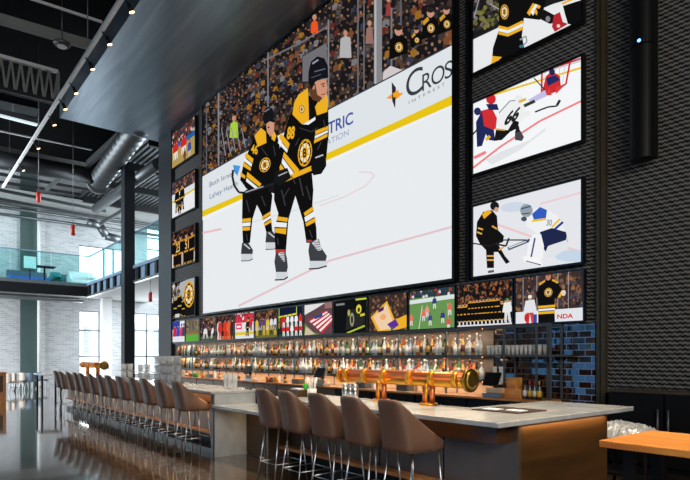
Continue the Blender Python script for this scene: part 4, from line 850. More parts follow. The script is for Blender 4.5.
# ------------------------------------------------------------------ stools
def stool_parts(t, mat):
    plan = [(.0, -.25, .5), (.07, -.25, .5), (.13, -.246, .5), (.178, -.23, .497), (.21, -.195, .475), (.226, -.13, .405), (.232, -.05, .315), (.234, .04, .225), (.232, .13, .15), (.222, .21, .1), (.205, .275, .075)]
    full = [(-x, y, h) for x, y, h in plan[:0:-1]] + plan
    b = B(); rows = 8; grid = []
    for (x, y, h) in full:
        col = []
        for r in range(rows + 1):
            z = h * r / rows; q = z / .5
            col.append(b.verts.new((x * (1 - .24 * q ** 1.4) * (.94 + .06 * min(1, q * 6)), y - .10 * q ** 1.3 * (1 if y < 0 else max(0, 1 - y / .1)), .768 + z)))
        grid.append(col)
    for A, C in zip(grid[:-1], grid[1:]):
        for r in range(rows): b.faces.new((A[r], C[r], C[r + 1], A[r + 1])).smooth = True
    o = obj('backrest', b, mat, t); m = o.modifiers.new('thick', 'SOLIDIFY'); m.thickness = .036; m.offset = -1
    m = o.modifiers.new('sub', 'SUBSURF'); m.levels = 1; m.render_levels = 1
    b = B(); prism(b, [(x * .9, y * .9) for x, y, h in full], .755, .84); obj('seat', b, mat, t, bevel=.02)
    for sx in (-1, 1):
        b = B(); cyl(b, (sx * .175, .2, .757), (sx * .215, .26, 0), .009, n=8); obj('leg', b, 'chrome', t)
        b = B(); cyl(b, (sx * .16, -.15, .757), (sx * .205, -.25, 0), .009, n=8); obj('leg', b, 'chrome', t)
    b = B(); z = .3; q = [(.2, .235, z), (-.2, .235, z), (-.188, -.209, z), (.188, -.209, z), (.2, .235, z)]; tube(b, [Vector(v) for v in q], .007, 8); obj('footrest', b, 'chrome', t)
near = [381, 344, 309.5, 281, 257]
far = [172.6, 156, 143.6, 133, 122, 111, 100, 92, 82.6, 74.5, 68, 61, 54]
nx = [XA(p, 3.66) + .115 for p in near]; fx0, fx1 = XA(172.6, 3.66) + .115, XA(54, 3.66) + .115
YCH = 3.955
lab0 = 'brown leather bar stool in the near group, nearest the bar corner'
s0 = thing('bar_stool', lab0, 'bar stool', (0, 0, 0), 'near bar stools'); stool_parts(s0, 'leather')
for i, x in enumerate(nx):
    lab = lab0 if i == 0 else 'brown leather bar stool in the near group, %s from the bar corner' % ORD[i + 1]
    if i == 0: s0.location = (x, YCH, 0)
    else: dup(s0, (x, YCH + .01 * (-1) ** i, 0), lab, rz=.02 * (-1) ** i)
for i in range(13):
    x = fx0 + (fx1 - fx0) * i / 12
    dup(s0, (x, YCH + R.uniform(-.02, .02), 0), 'brown leather bar stool in the far row, %s from the lowered counter' % ORD[i + 1], 'far bar stools', rz=R.uniform(-.05, .05))
# ------------------------------------------------------------------ beer towers
def beer_tower(dx, lab, x0, x1, legs, collars):
    Y = 4.92; z = 1.415
    t = thing('beer_tower', lab, 'beer tower', ((x0 + x1) / 2, Y, ZB))
    b = B(); cyl(b, (x0, Y, z + .03), (x1, Y, z + .03), .058, n=24); obj('pipe', b, 'copper', t)
    b = B(); cyl(b, (x0, Y, z - .045), (x1, Y, z - .045), .048, n=20); obj('rail_pipe', b, 'brass', t)
    for x in collars:
        b = B(); cyl(b, (x - .035, Y, z), (x + .035, Y, z), .096, n=24); obj('collar', b, 'brass', t)
        b = B(); cyl(b, (x, Y + .08, z - .02), (x, Y + .2, z - .05), .016); cyl(b, (x, Y + .19, z - .03), (x, Y + .19, z - .12), .014); cyl(b, (x, Y + .14, z), (x, Y + .15, z + .05), .012, .02); obj('faucet', b, 'chrome', t)
    b = B(); cyl(b, (x1, Y, z - .005), (x1 + .035, Y, z - .005), .13, n=28); cyl(b, (x1 + .035, Y, z - .005), (x1 + .05, Y, z - .005), .112, .07, n=28); obj('end_cap', b, 'darkbrass', t)
    b = B(); cyl(b, (x0 - .03, Y, z - .005), (x0, Y, z - .005), .1, n=24); obj('end_cap', b, 'brass', t)
    for x in legs:
        lg = B()
        cyl(lg, (x - .058, Y, ZB + .02), (x - .058, Y, z - .05), .03, n=14); cyl(lg, (x + .058, Y, ZB + .02), (x + .058, Y, z - .05), .034, n=14)
        l = obj('leg', lg, 'copper', t)
        b = B(); cyl(b, (x + .01, Y - .05, ZB + .02), (x + .01, Y - .05, z - .05), .018, n=12); obj('brass_tube', b, 'brass', l)
        b = B(); cyl(b, (x, Y, ZB), (x, Y, ZB + .025), .11, n=24); obj('base_flange', b, 'brass', l)
Yt = 4.92
beer_tower(0, 'copper pipe beer tower with brass collars on the near bar top', XA(343, Yt), XA(469, Yt), [XA(381, Yt), XA(428.5, Yt)], [XA(p, Yt) for p in (349, 367, 386, 412, 434, 458)])
beer_tower(0, 'copper pipe beer tower far down the bar, beyond the far stools', XA(83, Yt), XA(104, Yt), [XA(88, Yt), XA(98, Yt)], [XA(p, Yt) for p in (85, 90, 96, 102)])
# ------------------------------------------------------------------ back bar
XB0, XB1 = XA(180, 8.25), XA(541, 8.25)
b = B(); box(b, XA(603, YW) - .02 - 17, XA(596, YW), YW - .03, YW - .001, 0, bz0 - .02); struct('trim_12', b, 'tile')
t = thing('back_counter', 'long oak-edged back bar counter under the bottle shelves', 'worktop', (XB0, 8.25, .91))
b = B(); box(b, XB0, XB1, 8.22, 8.86, .91, .95); obj('counter_slab', b, 'oak', t, bevel=.004)
n = 11; wf = (XB1 - .25 - XB0) / n
for k in range(n):
    x1 = XB1 - .25 - k * wf; x0 = x1 - wf + .01
    t = thing('bottle_cooler', ('black under-counter cooler with dark doors, %s from the right along the back bar' if k < 4 else 'under-counter cooler with steel doors, %s from the right along the back bar') % ORD[k + 1], 'cooler', ((x0 + x1) / 2, 8.55, 0), 'back bar coolers')
    b = B(); box(b, x0, x1, 8.34, 8.86, .08, .908); box(b, x0 + .02, x1 - .02, 8.4, 8.8, 0, .08); obj('cabinet', b, 'black', t)
    for s in range(2):
        a = x0 + .02 + s * (x1 - x0 - .02) / 2; c = a + (x1 - x0 - .06) / 2
        d = B(); box(d, a, c, 8.31, 8.34, .12, .88); dd = obj('door', d, 'bezel' if k < 4 else 'zinc', t)
        d = B(); xx = c - .04 if s == 0 else a + .04; cyl(d, (xx, 8.285, .4), (xx, 8.285, .75), .01, n=8); obj('handle', d, 'chrome', dd)
b = B(); x = XA(488, 8.28); box(b, XB1 - .24, XB1 - .02, 8.3, 8.84, 0, .909); o = obj('counter_end', b, 'oak', loc=(XB1 - .1, 8.6, 0)); tag(o, 'oak end panel closing the right end of the back counter', 'panel')
# shelving
XS0, XS1 = XA(177, 8.65), XA(487, 8.65); XS2 = XA(565, 8.65)
ZS1, ZS2, ZS3 = 1.25, 1.71, 2.2
t = thing('bottle_shelving', 'grey steel bottle shelving along the tiled wall below the row of screens', 'shelving', (XS0, 8.7, .95))
b = B(); box(b, XS0, XS1, 8.5, 8.84, ZS1 - .035, ZS1); obj('shelf', b, 'shelfsteel', t)
b = B(); box(b, XS0, XS2, 8.5, 8.84, ZS2 - .035, ZS2); obj('shelf', b, 'shelfsteel', t)
b = B(); box(b, XS0, XA(551, 8.52), 8.5, 8.53, ZS3, ZS3 + .035); box(b, XS0, XA(551, 8.52), 8.82, 8.85, ZS3, ZS3 + .035); obj('top_rail', b, 'shelfsteel', t)
ups = [bx1 - k * PW + .012 for k in range(1, 13)] + [XA(551, 8.52), XA(537, 8.52)]
for x in ups:
    if x > XS0 - .1:
        b = B(); box(b, x - .014, x + .014, 8.49, 8.52, .95, ZS3); box(b, x - .014, x + .014, 8.83, 8.86, .95, ZS3)
        obj('upright', b, 'shelfsteel', t)
b = B(); box(b, XS0, XS1, 8.84, 8.866, .952, ZS1 - .04); obj('backsplash', b, 'cream', t)
b = B(); box(b, XS0, XS1, 8.845, 8.866, ZS1 + .002, ZS3 - .01); obj('back_panel', b, 'shelfback', t)
for z in (ZS1 - .036, ZS2 - .036, ZS3 - .001):
    b = B(); box(b, XS0, XS1, 8.49, 8.5, z - .022, z + .034); obj('lip', b, 'shelfsteel', t)
    b = B(); box(b, XS0, XS1, 8.505, 8.52, z - .012, z); obj('led_strip', b, 'warmled', t)
# bottles
BM = {}
def bmat(n, c, r=.12, **k): M_[n] = pm(n, c, r, 0, .05, **k); return n
KIND = [('amber', (178, 84, 26), (226, 210, 180), (36, 30, 28), 3), ('clear', (206, 204, 198), (236, 234, 228), (190, 186, 180), 7), ('dark', (46, 34, 30), (206, 160, 70), (30, 26, 26), 5),
        ('green', (54, 104, 46), (230, 224, 200), (40, 60, 40), 3), ('orange', (224, 132, 48), (240, 230, 210), (60, 40, 30), 2), ('red', (146, 40, 34), (232, 214, 190), (24, 20, 20), 2), ('golden', (214, 168, 92), (120, 58, 40), (150, 40, 36), 4), ('pale blue', (150, 172, 190), (238, 238, 240), (120, 130, 140), 3)]
PROTO = []
for n_, c, l, cp, w in KIND:
    a, q, s = bmat(n_ + '_glass', c), bmat(n_ + '_label', l, .6), bmat(n_ + '_cap', cp, .4)
    for shp in range(2):
        b = B()
        if shp == 0: lathe(b, [(0, 0), (.038, .0), (.04, .01), (.04, .05), (.0405, .05), (.0405, .15), (.04, .15), (.04, .18), (.016, .225), (.0135, .27), (.0145, .27), (.0145, .305), (0, .305)], 10, (0, 0, 0), [0, 0, 0, 1, 1, 1, 0, 0, 0, 2, 2, 2])
        else: lathe(b, [(0, 0), (.044, .0), (.046, .012), (.046, .04), (.0465, .04), (.0465, .13), (.046, .13), (.044, .165), (.017, .19), (.0145, .235), (.018, .235), (.018, .275), (0, .275)], 10, (0, 0, 0), [0, 0, 0, 1, 1, 1, 0, 0, 0, 2, 2, 2])
        PROTO.append([n_, b, (a, q, s), w, None])
BAY = ['captain', 'team', 'green football', 'basketball court', 'dark goalie', 'striped flag', 'goalpost', 'purple team', 'red signs', 'basketball players', 'sprawled players', 'ball field', 'leftmost']
def put_bottle(x, y, z, pi, lab, grp, name='liquor_bottle', sc=1.0):
    p = PROTO[pi]
    if p[4] is None:
        o = obj(name, p[1], list(p[2])); p[4] = o
    else: o = p[4].copy(); o.name = name; COL.objects.link(o)
    o.location = (x, y, z); o.scale = (1.02, 1.02, sc); o.rotation_euler = (0, 0, R.uniform(0, 6)); tag(o, lab, 'bottle', grp)
pool = [i for i, p in enumerate(PROTO) for _ in range(p[3])]
rest = B()
for nm, z in (('upper', ZS2), ('lower', ZS1)):
    for k in range(12, 0, -1):
        cnt = {}; xl = bx1 - (k + 1) * PW + .055
        for j in range(15):
            x = xl + j * .0885 + R.uniform(-.006, .006)
            if x > XS1 - .06 or x < XS0 + .03: continue
            pi = R.choice([2, 3, 2, 12, 13, 2]) if nm == 'upper' and k == 1 else R.choice(pool)
            sc = R.uniform(1.12, 1.4)
            if k > 10:                                  # the farthest, past three hundred
                mi = PROTO[pi][0]; q = [p[0] for p in KIND].index(mi)
                s = rest.faces
                n0 = len(s)
                lathe(rest, [(0, 0), (.042, 0), (.042, .18 * sc), (.015, .23 * sc), (.015, .3 * sc), (0, .3 * sc)], 8, (x, 8.64, z), [q] * 5)
                continue
            kn = PROTO[pi][0]; cnt[kn] = cnt.get(kn, 0) + 1
            put_bottle(x, 8.64 + R.uniform(-.04, .04), z, pi, '%s %s bottle from the left on the %s shelf below the %s screen' % (ORD[cnt[kn]], kn, nm, BAY[k]), 'liquor bottles on the %s shelf' % nm, sc=sc)
o = obj('liquor_bottle', rest, [k_[0] + '_glass' for k_ in KIND], loc=(XS0, 8.64, ZS1)); o['kind'] = 'stuff'; tag(o, 'small far bottles filling both shelves below the two leftmost screens', 'bottles')
# clutter of the back counter, one of each per bay
BINS = [('steel bin', 'chrome'), ('juice carton', 'oak'), ('syrup bottle', None)]
syr = [('orange', 9), ('golden', 13), ('amber', 1), ('green', 7), ('red', 11), ('clear', 3), ('dark', 5)]
for k in range(2, 12):
    if k in (4, 7): continue
    xc = bx1 - k * PW - PW / 2
    x = xc - .42; b = B(); box(b, x - .16, x + .16, 8.36, 8.38, .95, 1.08); box(b, x - .16, x + .16, 8.56, 8.58, .95, 1.08); box(b, x - .16, x - .14, 8.38, 8.56, .95, 1.08); box(b, x + .14, x + .16, 8.38, 8.56, .95, 1.08); box(b, x - .14, x + .14, 8.38, 8.56, .95, .97)
    t = thing('garnish_bin', 'steel garnish bin on the back counter below the %s screen' % BAY[k], 'bin', (x, 8.47, .95), 'garnish bins')
    obj('bin', b, 'greysteel', t)
    b = B()
    for i in range(9): cyl(b, (x - .1 + .1 * (i % 3), 8.41 + .05 * (i // 3), .97), (x - .1 + .1 * (i % 3), 8.41 + .05 * (i // 3), 1.1), .03, .02, n=8)
    obj('fruit', b, ['orange_glass', 'greenbottle', 'golden_label'][k % 3] if k % 3 < 2 else 'brass', t)
    x = xc - .05; b = B(); box(b, x - .04, x + .04, 8.42, 8.5, .95, 1.15); box(b, x - .04, x + .04, 8.455, 8.465, 1.15, 1.21)
    o = obj('juice_carton', b, ['paper', 'oak', 'cream'][k % 3], loc=(x, 8.46, .95)); tag(o, '%s juice carton on the back counter below the %s screen' % (['white', 'tan', 'cream'][k % 3], BAY[k]), 'carton', 'juice cartons')
    x = xc + .3; s = syr[k % 7]; pr_ = PROTO[s[1]]
    if pr_[4] is not None:
        o = pr_[4].copy(); o.name = 'syrup_bottle'; COL.objects.link(o); o.location = (x, 8.46, .95); o.scale = (1.1, 1.1, .9); tag(o, '%s syrup bottle on the back counter below the %s screen' % (pr_[0], BAY[k]), 'bottle', 'syrup bottles')
# glasses
gb = B(); lathe(gb, [(0, 0), (.03, 0), (.036, .17), (.033, .17), (.027, .012), (0, .012)], 12)
g0 = obj('drinking_glass', gb, pm('frosted_glass', (222, 222, 218), .1, 0, .03, alpha=.75)); first = True
gx0, gx1 = XA(490, 8.6), XA(545, 8.6)
for r, y in enumerate((8.56, 8.66)):
    for j in range(13):
        x = gx0 + (gx1 - gx0) * (j + .5 * r) / 13
        o = g0 if first else g0.copy()
        if not first: COL.objects.link(o)
        first = False; o.location = (x, y, ZS2); tag(o, '%s clear glass from left in the %s row on the upper shelf end' % (ORD[j + 1], ('front', 'back')[r]), 'glass', 'glasses on the upper shelf')
# wine bottles on the back counter
wb = [('dark', 'black wine bottle with white label beside the wooden boxes', (230, 230, 226), 524.8), ('dark', 'wine bottle with gold label, second from the wooden boxes', (222, 176, 60), 529.6), ('dark', 'wine bottle with pale label, third from the wooden boxes', (226, 214, 180), 534.4), ('dark', 'wine bottle with yellow label, fourth from the wooden boxes', (232, 190, 60), 539.3)]
for i, (kn, lab, lc, px) in enumerate(wb):
    x = XA(px, 8.42); t = thing('wine_bottle', lab, 'bottle', (x, 8.42, .95), 'wine bottles by the wooden boxes')
    c = (x, 8.42, .95)
    b = B(); lathe(b, [(0, 0), (.036, 0), (.038, .01), (.038, .19), (.015, .24), (.014, .31), (0, .31)], 12, c); obj('bottle_glass', b, 'dark_glass', t)
    b = B(); lathe(b, [(.0385, .05), (.0388, .05), (.0388, .15), (.0385, .15)], 12, c); obj('paper_label', b, pm('wine_label', lc, .6), t)
    b = B(); lathe(b, [(.0145, .25), (.0155, .25), (.0155, .315), (0, .316)], 12, c); obj('foil_cap', b, pm('wine_foil', [(20, 20, 24), (190, 50, 44), (120, 30, 36), (190, 150, 60)][i], .4), t)
for i, px in enumerate((516.5, 520.5)):
    put_bottle(XA(px, 8.68), 8.68, .95, 10 + i, 'red bottle standing behind the wooden boxes, %s from left' % ORD[i + 1], 'red bottles behind the boxes')
# wooden boxes
for (pa, pb, z0, z1, lab) in ((501.5, 521, .95, 1.125, 'large pale wooden box beside the wine bottles'), (508, 516.5, 1.125, 1.30, 'small pale wooden box on top of the large one')):
    xa, xb = XA(pa, 8.4), XA(pb, 8.4); t = thing('wooden_box', lab, 'box', ((xa + xb) / 2, 8.45, z0))
    b = B(); box(b, xa, xb, 8.36, 8.37, z0, z1); box(b, xa, xb, 8.56, 8.57, z0, z1); box(b, xa, xa + .01, 8.37, 8.56, z0, z1); box(b, xb - .01, xb, 8.37, 8.56, z0, z1); box(b, xa + .01, xb - .01, 8.37, 8.56, z0, z0 + .01); obj('carcass', b, 'butcher', t)
    b = B(); box(b, xa, xb, 8.36, 8.57, z1, z1 + .012) if z0 > 1 else box(b, xa + .01, xb - .01, 8.37, 8.56, z1 - .02, z1 - .002); obj('lid', b, 'oak', t)
# tills
def till(px, lab, paper=True):
    x = XA(px, 8.42); t = thing('till', lab, 'till', (x, 8.45, .95))
    b = B(); box(b, x - .2, x + .2, 8.25, 8.48, .95, 1.03); obj('drawer', b, 'chrome', t, bevel=.01)
    b = B(); box(b, x - .15, x + .2, 8.28, 8.45, 1.03, 1.12); obj('printer', b, 'cream', t, bevel=.01)
    b = B(); bar(b, (x, 8.37, 1.1), (x, 8.34, 1.28), .05, .05); obj('neck', b, 'black', t)
    b = B(); u = Vector((0, .14, .26)).normalized(); n_ = Vector((0, u.z, -u.y)); c = Vector((x - .02, 8.29, 1.28))
    vs = []
    for s in (.0, .025):
        for a, q in ((-.16, -.13), (.16, -.13), (.16, .13), (-.16, .13)): vs.append(b.verts.new(c + Vector((a, 0, 0)) + u * q + n_ * s))
    for f in ((0, 1, 2, 3), (7, 6, 5, 4), (0, 4, 5, 1), (1, 5, 6, 2), (2, 6, 7, 3), (3, 7, 4, 0)): b.faces.new([vs[i] for i in f])
    obj('touch_screen', b, 'bezel', t)
    if paper: b = B(); box(b, x - .06, x + .02, 8.38, 8.383, 1.2, 1.5); box(b, x + .06, x + .14, 8.4, 8.403, 1.2, 1.5); obj('receipts', b, 'paper', t)
till(497, 'black touch-screen till beside the wooden boxes at the right end')
till(324, 'black touch-screen till left of the near beer tower')
till(252, 'black touch-screen till in the middle of the back bar, farthest left')
# small things on the bar
def at_bar(px, py): p = G(px, py, ZB); p.y = max(4.2, min(4.95, p.y)); return Vector((XA(px, p.y), p.y, ZB))
for i, px in enumerate((345.5, 350.2, 355)):
    p = Vector((XA(px, 4.6), 4.6, ZB)); t = thing('cocktail_shaker', 'steel cocktail shaker on the bar, %s from the left beside the beer tower' % ORD[i + 1], 'shaker', p, 'steel shakers')
    b = B(); lathe(b, [(0, 0), (.04, 0), (.05, .17), (0, .17)], 16, p); obj('tin', b, 'chrome', t)
    b = B(); lathe(b, [(.046, .17), (.047, .17), (.04, .22), (0, .225)], 16, p); obj('cap', b, 'chrome', t)
p = Vector((XA(312, 4.5), 4.5, ZB)); t = thing('straw_holder', 'glass holder full of white straws on the near bar', 'straw holder', p)
b = B(); lathe(b, [(0, 0), (.06, 0), (.065, .13), (.06, .13), (.055, .01), (0, .01)], 14, p); obj('holder', b, 'white', t)
for i in range(12):
    a = i * 2.4; b = B(); cyl(b, p + Vector((.02 * math.cos(a), .02 * math.sin(a), .02)), p + Vector((.07 * math.cos(a), .07 * math.sin(a), .27 + .01 * (i % 3))), .005, n=6); obj('straw', b, 'white', t)
p = Vector((XA(297, 4.5), 4.5, ZB)); t = thing('napkin_caddy', 'small wooden napkin caddy on the near bar', 'caddy', p)
b = B(); box(b, p.x - .14, p.x + .12, 4.43, 4.6, ZB, ZB + .02); box(b, p.x - .14, p.x + .12, 4.43, 4.445, ZB + .02, ZB + .1); box(b, p.x - .14, p.x + .12, 4.585, 4.6, ZB + .02, ZB + .1); box(b, p.x - .14, p.x - .125, 4.445, 4.585, ZB + .02, ZB + .1); box(b, p.x + .105, p.x + .12, 4.445, 4.585, ZB + .02, ZB + .1); obj('tray', b, 'walnut', t)
b = B(); box(b, p.x - .1, p.x + .08, 4.46, 4.57, ZB + .02, ZB + .12); obj('napkins', b, 'paper', t)
p = Vector((XA(305.5, 4.68), 4.68, ZB)); t = thing('squeeze_bottle', 'bright green bottle behind the straw holder', 'bottle', p)
b = B(); lathe(b, [(0, 0), (.035, 0), (.035, .15), (.012, .19), (0, .19)], 12, p); obj('body', b, 'greenbottle', t)
b = B(); lathe(b, [(.012, .19), (.012, .24), (0, .25)], 10, p); obj('spout', b, 'white', t)
def tumbler(x, y, z, lab, grp, h=.15, r=.04):
    p = Vector((x, y, z)); b = B(); lathe(b, [(0, 0), (r * .8, 0), (r, h), (r * .93, h), (r * .74, .012), (0, .012)], 12, p); o = obj('tumbler', b, 'clear', loc=p); tag(o, lab, 'glass', grp)
for i, px in enumerate((226, 230.5, 235)): tumbler(XA(px, 4.8), 4.8, ZB if XA(px, 4.8) < XC else .875, 'tall clear tumbler near the lowered counter, %s from the left' % ORD[i + 1], 'tumblers by the lowered counter', .26, .05)
for i, px in enumerate((246.5, 250.5, 258.5)):
    p = Vector((XA(px, 4.85), 4.85, .875)); b = B(); lathe(b, [(0, 0), (.05, 0), (.055, .2), (.03, .24), (0, .25)], 12, p); o = obj('shaker_cup', b, 'black', loc=p); tag(o, 'black cup on the lowered counter, %s from the left' % ORD[i + 1], 'cup', 'black cups')
# racks of glasses at the far run
for k, px in enumerate((176.5, 169.5, 163, 146, 129)):
    x = XA(px, 4.85); t = thing('glass_rack', 'stack of clear glasses in a rack on the far bar, %s from the right' % ORD[k + 1], 'glass rack', (x, 4.8, ZB), 'racks of clear glasses')
    b = B()
    for z in (0, .2, .4):
        if k > 2 and z > .3: continue
        for q in (-.16, .16): cyl(b, (x + q, 4.64, ZB + z + .01), (x + q, 4.96, ZB + z + .01), .01, n=6)
        for q in (4.64, 4.96): cyl(b, (x - .16, q, ZB + z + .01), (x + .16, q, ZB + z + .01), .01, n=6)
    obj('rack', b, 'chrome', t)
    for z in (0, .2, .4):
        if k > 2 and z > .3: continue
        for i in range(3):
            for j in range(2):
                b = B(); lathe(b, [(0, 0), (.035, 0), (.045, .17), (.042, .17), (.032, .012), (0, .012)], 10, (x - .1 + i * .1, 4.72 + j * .16, ZB + z + .02)); obj('tumbler', b, 'clear', t)
for k, (px, mat, nm) in enumerate(((190, 'copper', 'copper mug'), (196, 'greenbottle', 'green jug'), (203, 'brass', 'brass mug'), (268, 'copper', 'copper mug'), (276, 'brass', 'brass mug'))):
    x = XA(px, 8.35); b = B(); lathe(b, [(0, 0), (.06, 0), (.065, .15), (.058, .15), (.052, .012), (0, .012)], 12, (x, 8.35, .95)); tube(b, [Vector((x + .06, 8.35, .98)), Vector((x + .11, 8.35, 1.0)), Vector((x + .11, 8.35, 1.06)), Vector((x + .06, 8.35, 1.08))], .008, 6)
    o = obj('mug', b, mat, loc=(x, 8.35, .95)); tag(o, '%s on the back counter %s' % (nm, 'near its far end' if px < 210 else 'below the goalpost screen'), 'mug')
# mat with papers on the near worktop
pts = [G(475, 410, ZB), G(528, 414.5, ZB), G(546, 411, ZB), G(497, 407.6, ZB)]
xa, xb, ya, yb = -3.86, -3.28, 4.84, 5.36
t = thing('bar_mat', 'flat dark service mat on the stone worktop near the bar corner', 'mat', ((xa + xb) / 2, (ya + yb) / 2, ZB))
b = B(); box(b, xa, xb, ya, yb, ZB, ZB + .012); obj('pad', b, 'leatherdark', t, bevel=.003)
for k, (x, y, lab) in enumerate(((-3.68, 4.97, 'white folded card on the left of the service mat'), (-3.42, 5.02, 'white folded card on the right of the service mat'))):
    b = B(); box(b, x - .09, x + .09, y - .07, y + .07, ZB + .012, ZB + .02); o = obj('menu_card', b, 'paper', loc=(x, y, ZB + .012)); tag(o, lab, 'card')
# ------------------------------------------------------------------ right side
X0 = XA(608, 8.55); XD = XA(664, 8.55)
for k, (xa, xb, lab) in enumerate(((X0, XD, 'black base cabinet against the mesh wall, left of the pair'), (XD, -1.6, 'black base cabinet against the mesh wall, right of the pair'))):
    t = thing('base_cabinet', lab, 'cabinet', ((xa + xb) / 2, 8.7, 0))
    b = B(); box(b, xa + .005, xb - .005, 8.58, 8.88, .08, 1.14); box(b, xa + .02, xb - .02, 8.62, 8.88, 0, .08); obj('carcass', b, 'black', t)
    b = B(); box(b, xa + .012, xb - .012, 8.55, 8.58, .1, 1.13); dd = obj('door', b, 'mesh' if False else 'blackmetal', t)
    x = XD - .07 if k == 0 else XD + .07
    b = B(); cyl(b, (x, 8.51, .42), (x, 8.51, .92), .014, n=8); cyl(b, (x, 8.51, .45), (x, 8.55, .45), .008, n=6); cyl(b, (x, 8.51, .89), (x, 8.55, .89), .008, n=6); obj('handle', b, 'greysteel', dd)
b = B(); box(b, X0, -1.6, 8.53, 8.88, 1.14, 1.18); o = obj('ledge', b, 'bronze', loc=(XD, 8.7, 1.14)); tag(o, 'grey ledge running along the top of the black base cabinets', 'worktop')
# column loudspeaker
x = XA(641, 8.6); zs = W(641, 159, 8.6).z; zm = W(641, 47, 8.6).z
t = thing('column_speaker', 'long black vertical column speaker on the mesh wall at right', 'speaker', (x, 8.75, zs))
def half(z0, z1, r=.165):
    b = B(); pts = [(x - r, 8.78)] + [(x + r * math.cos(PI + PI * i / 14), 8.62 + .13 * math.sin(PI + PI * i / 14)) for i in range(15)] + [(x + r, 8.78)]; prism(b, pts, z0, z1); return b
obj('lower_module', half(zs, zm - .01), 'black', t); obj('upper_module', half(zm + .01, zs + 5.4), 'black', t)
b = B(); prism(b, [(x - .15, 8.76), (x - .15, 8.64), (x + .15, 8.64), (x + .15, 8.76)], zm - .01, zm + .01); obj('joint', b, 'greysteel', t)
b = B(); cyl(b, (x + .02, 8.495, zm + .05), (x + .02, 8.485, zm + .05), .025, n=10); obj('status_light', b, 'blueled', t)
b = B(); box(b, x - .08, x + .08, 8.78, 8.9, zs + .4, zs + .6); box(b, x - .08, x + .08, 8.78, 8.9, zs + 3.2, zs + 3.4); obj('bracket', b, 'blackmetal', t)
# butcher block table
xl, yl, yr, zt2 = -2.01, 3.965, 4.83, 1.07
t = thing('high_table', 'butcher-block high table with black steel legs at lower right', 'table', (-1.2, 4.4, 0))
b = B(); box(b, xl, -.35, yl, yr, zt2 - .05, zt2); obj('tabletop', b, 'butcher', t, bevel=.005)
for (px, Y) in ((630, 4.2), (657.5, 4.6)):
    x = XA(px, Y); b = B(); box(b, x - .035, x + .035, Y - .035, Y + .035, 0, zt2 - .09); obj('leg', b, 'blackmetal', t)
for Y in (4.2, 4.6): b = B(); box(b, -.62, -.55, Y - .035, Y + .035, 0, zt2 - .09); obj('leg', b, 'blackmetal', t)
b = B(); box(b, XA(630, 4.2) - .035, -.55, 4.165, 4.64, zt2 - .09, zt2 - .05); obj('top_frame', b, 'blackmetal', t)
# cart with wrapped bundle
cx, cy = (XA(612, 7.2) + XA(650, 7.2)) / 2, 7.25
t = thing('service_cart', 'black service cart behind the bar end beside the butcher-block table', 'cart', (cx, cy, 0))
b = B(); box(b, cx - .38, cx + .3, cy - .3, cy + .3, .62, .66); obj('shelf', b, 'black', t)
b = B(); box(b, cx - .38, cx + .3, cy - .3, cy + .3, .2, .24); obj('shelf', b, 'black', t)
for q in (-.36, .28):
    for s in (-.28, .28): b = B(); box(b, cx + q - .015, cx + q + .015, cy + s - .015, cy + s + .015, .0, .62); obj('leg', b, 'blackmetal', t)
b = B(); nxg, nyg = 26, 18; gv = []
for i in range(nxg + 1):
    row = []
    for j in range(nyg + 1):
        u, v = i / nxg, j / nyg; e = min(u, 1 - u, v, 1 - v); hgt = .17 * min(1, e * 5) ** .6 * (1.15 - .45 * u) + (R.uniform(-.02, .02) if e > .01 else 0)
        row.append(b.verts.new((cx - .37 + .66 * u + R.uniform(-.006, .006), cy - .28 + .56 * v + R.uniform(-.006, .006), .66 + max(0, hgt))))
    gv.append(row)
for i in range(nxg):
    for j in range(nyg): b.faces.new((gv[i][j], gv[i + 1][j], gv[i + 1][j + 1], gv[i][j + 1]))
o = obj('wrapped_bundle', b, 'plastic', loc=(cx, cy, .66)); tag(o, 'crumpled silver wrapped bundle lying on the black cart beside the bar end', 'bundle')
# ------------------------------------------------------------------ far left of the hall
p = G(2, 403, 0)
t = thing('host_stand', 'orange wooden host stand with dark front at the left edge', 'host stand', p)
q = G(5.5, 403, 0); d = Vector((.62, -.78, 0))
b = B(); box(b, p.x - .25, p.x + .25, q.y - .9, q.y, 0, 1.08); obj('carcass', b, 'oak', t)
b = B(); box(b, p.x + .25, p.x + .27, q.y - .85, q.y - .1, .42, 1.0); obj('front_panel', b, 'walnutdark', t)
b = B(); box(b, p.x - .3, p.x + .3, q.y - .95, q.y + .03, 1.08, 1.12); obj('top', b, 'oak', t)
def dining_chair(x, y, rz, mat, lab):
    t = thing('dining_chair', lab, 'chair', (0, 0, 0), 'dining chairs at the far end')
    b = B(); prism(b, [(-.24, -.2), (-.2, -.25), (.2, -.25), (.24, -.2), (.24, .22), (-.24, .22)], .44, .5); obj('seat', b, mat, t, bevel=.015)
    b = B(); A = []
    for i in range(9):
        a = -1 + 2 * i / 8; A.append((.27 * math.sin(a * 1.3), -.27 * math.cos(a * 1.1)))
    A2 = [(u * .88, v * .88) for u, v in A][::-1]; prism(b, A + A2, .5, .88); obj('backrest', b, mat, t, bevel=.01)
    for sx in (-1, 1):
        for sy in (-1, 1): b = B(); cyl(b, (sx * .18, sy * .17, .44), (sx * .24, sy * .24, 0), .02, n=8); obj('leg', b, 'white', t)
    t.location = (x, y, 0); t.rotation_euler = (0, 0, rz); return t
dc = [(11, 392, 'beige', 'beige dining chair with white legs nearest the host stand'), (18.5, 391, 'beige', 'beige dining chair with white legs, second from the host stand'), (25.5, 390, 'beige', 'beige dining chair with white legs, third from the host stand'), (32, 390.5, 'slate', 'blue-grey dining chair with white legs right of the beige chairs'), (42.5, 389, 'slate', 'blue-grey dining chair with white legs beside the white high table')]
pr = {}
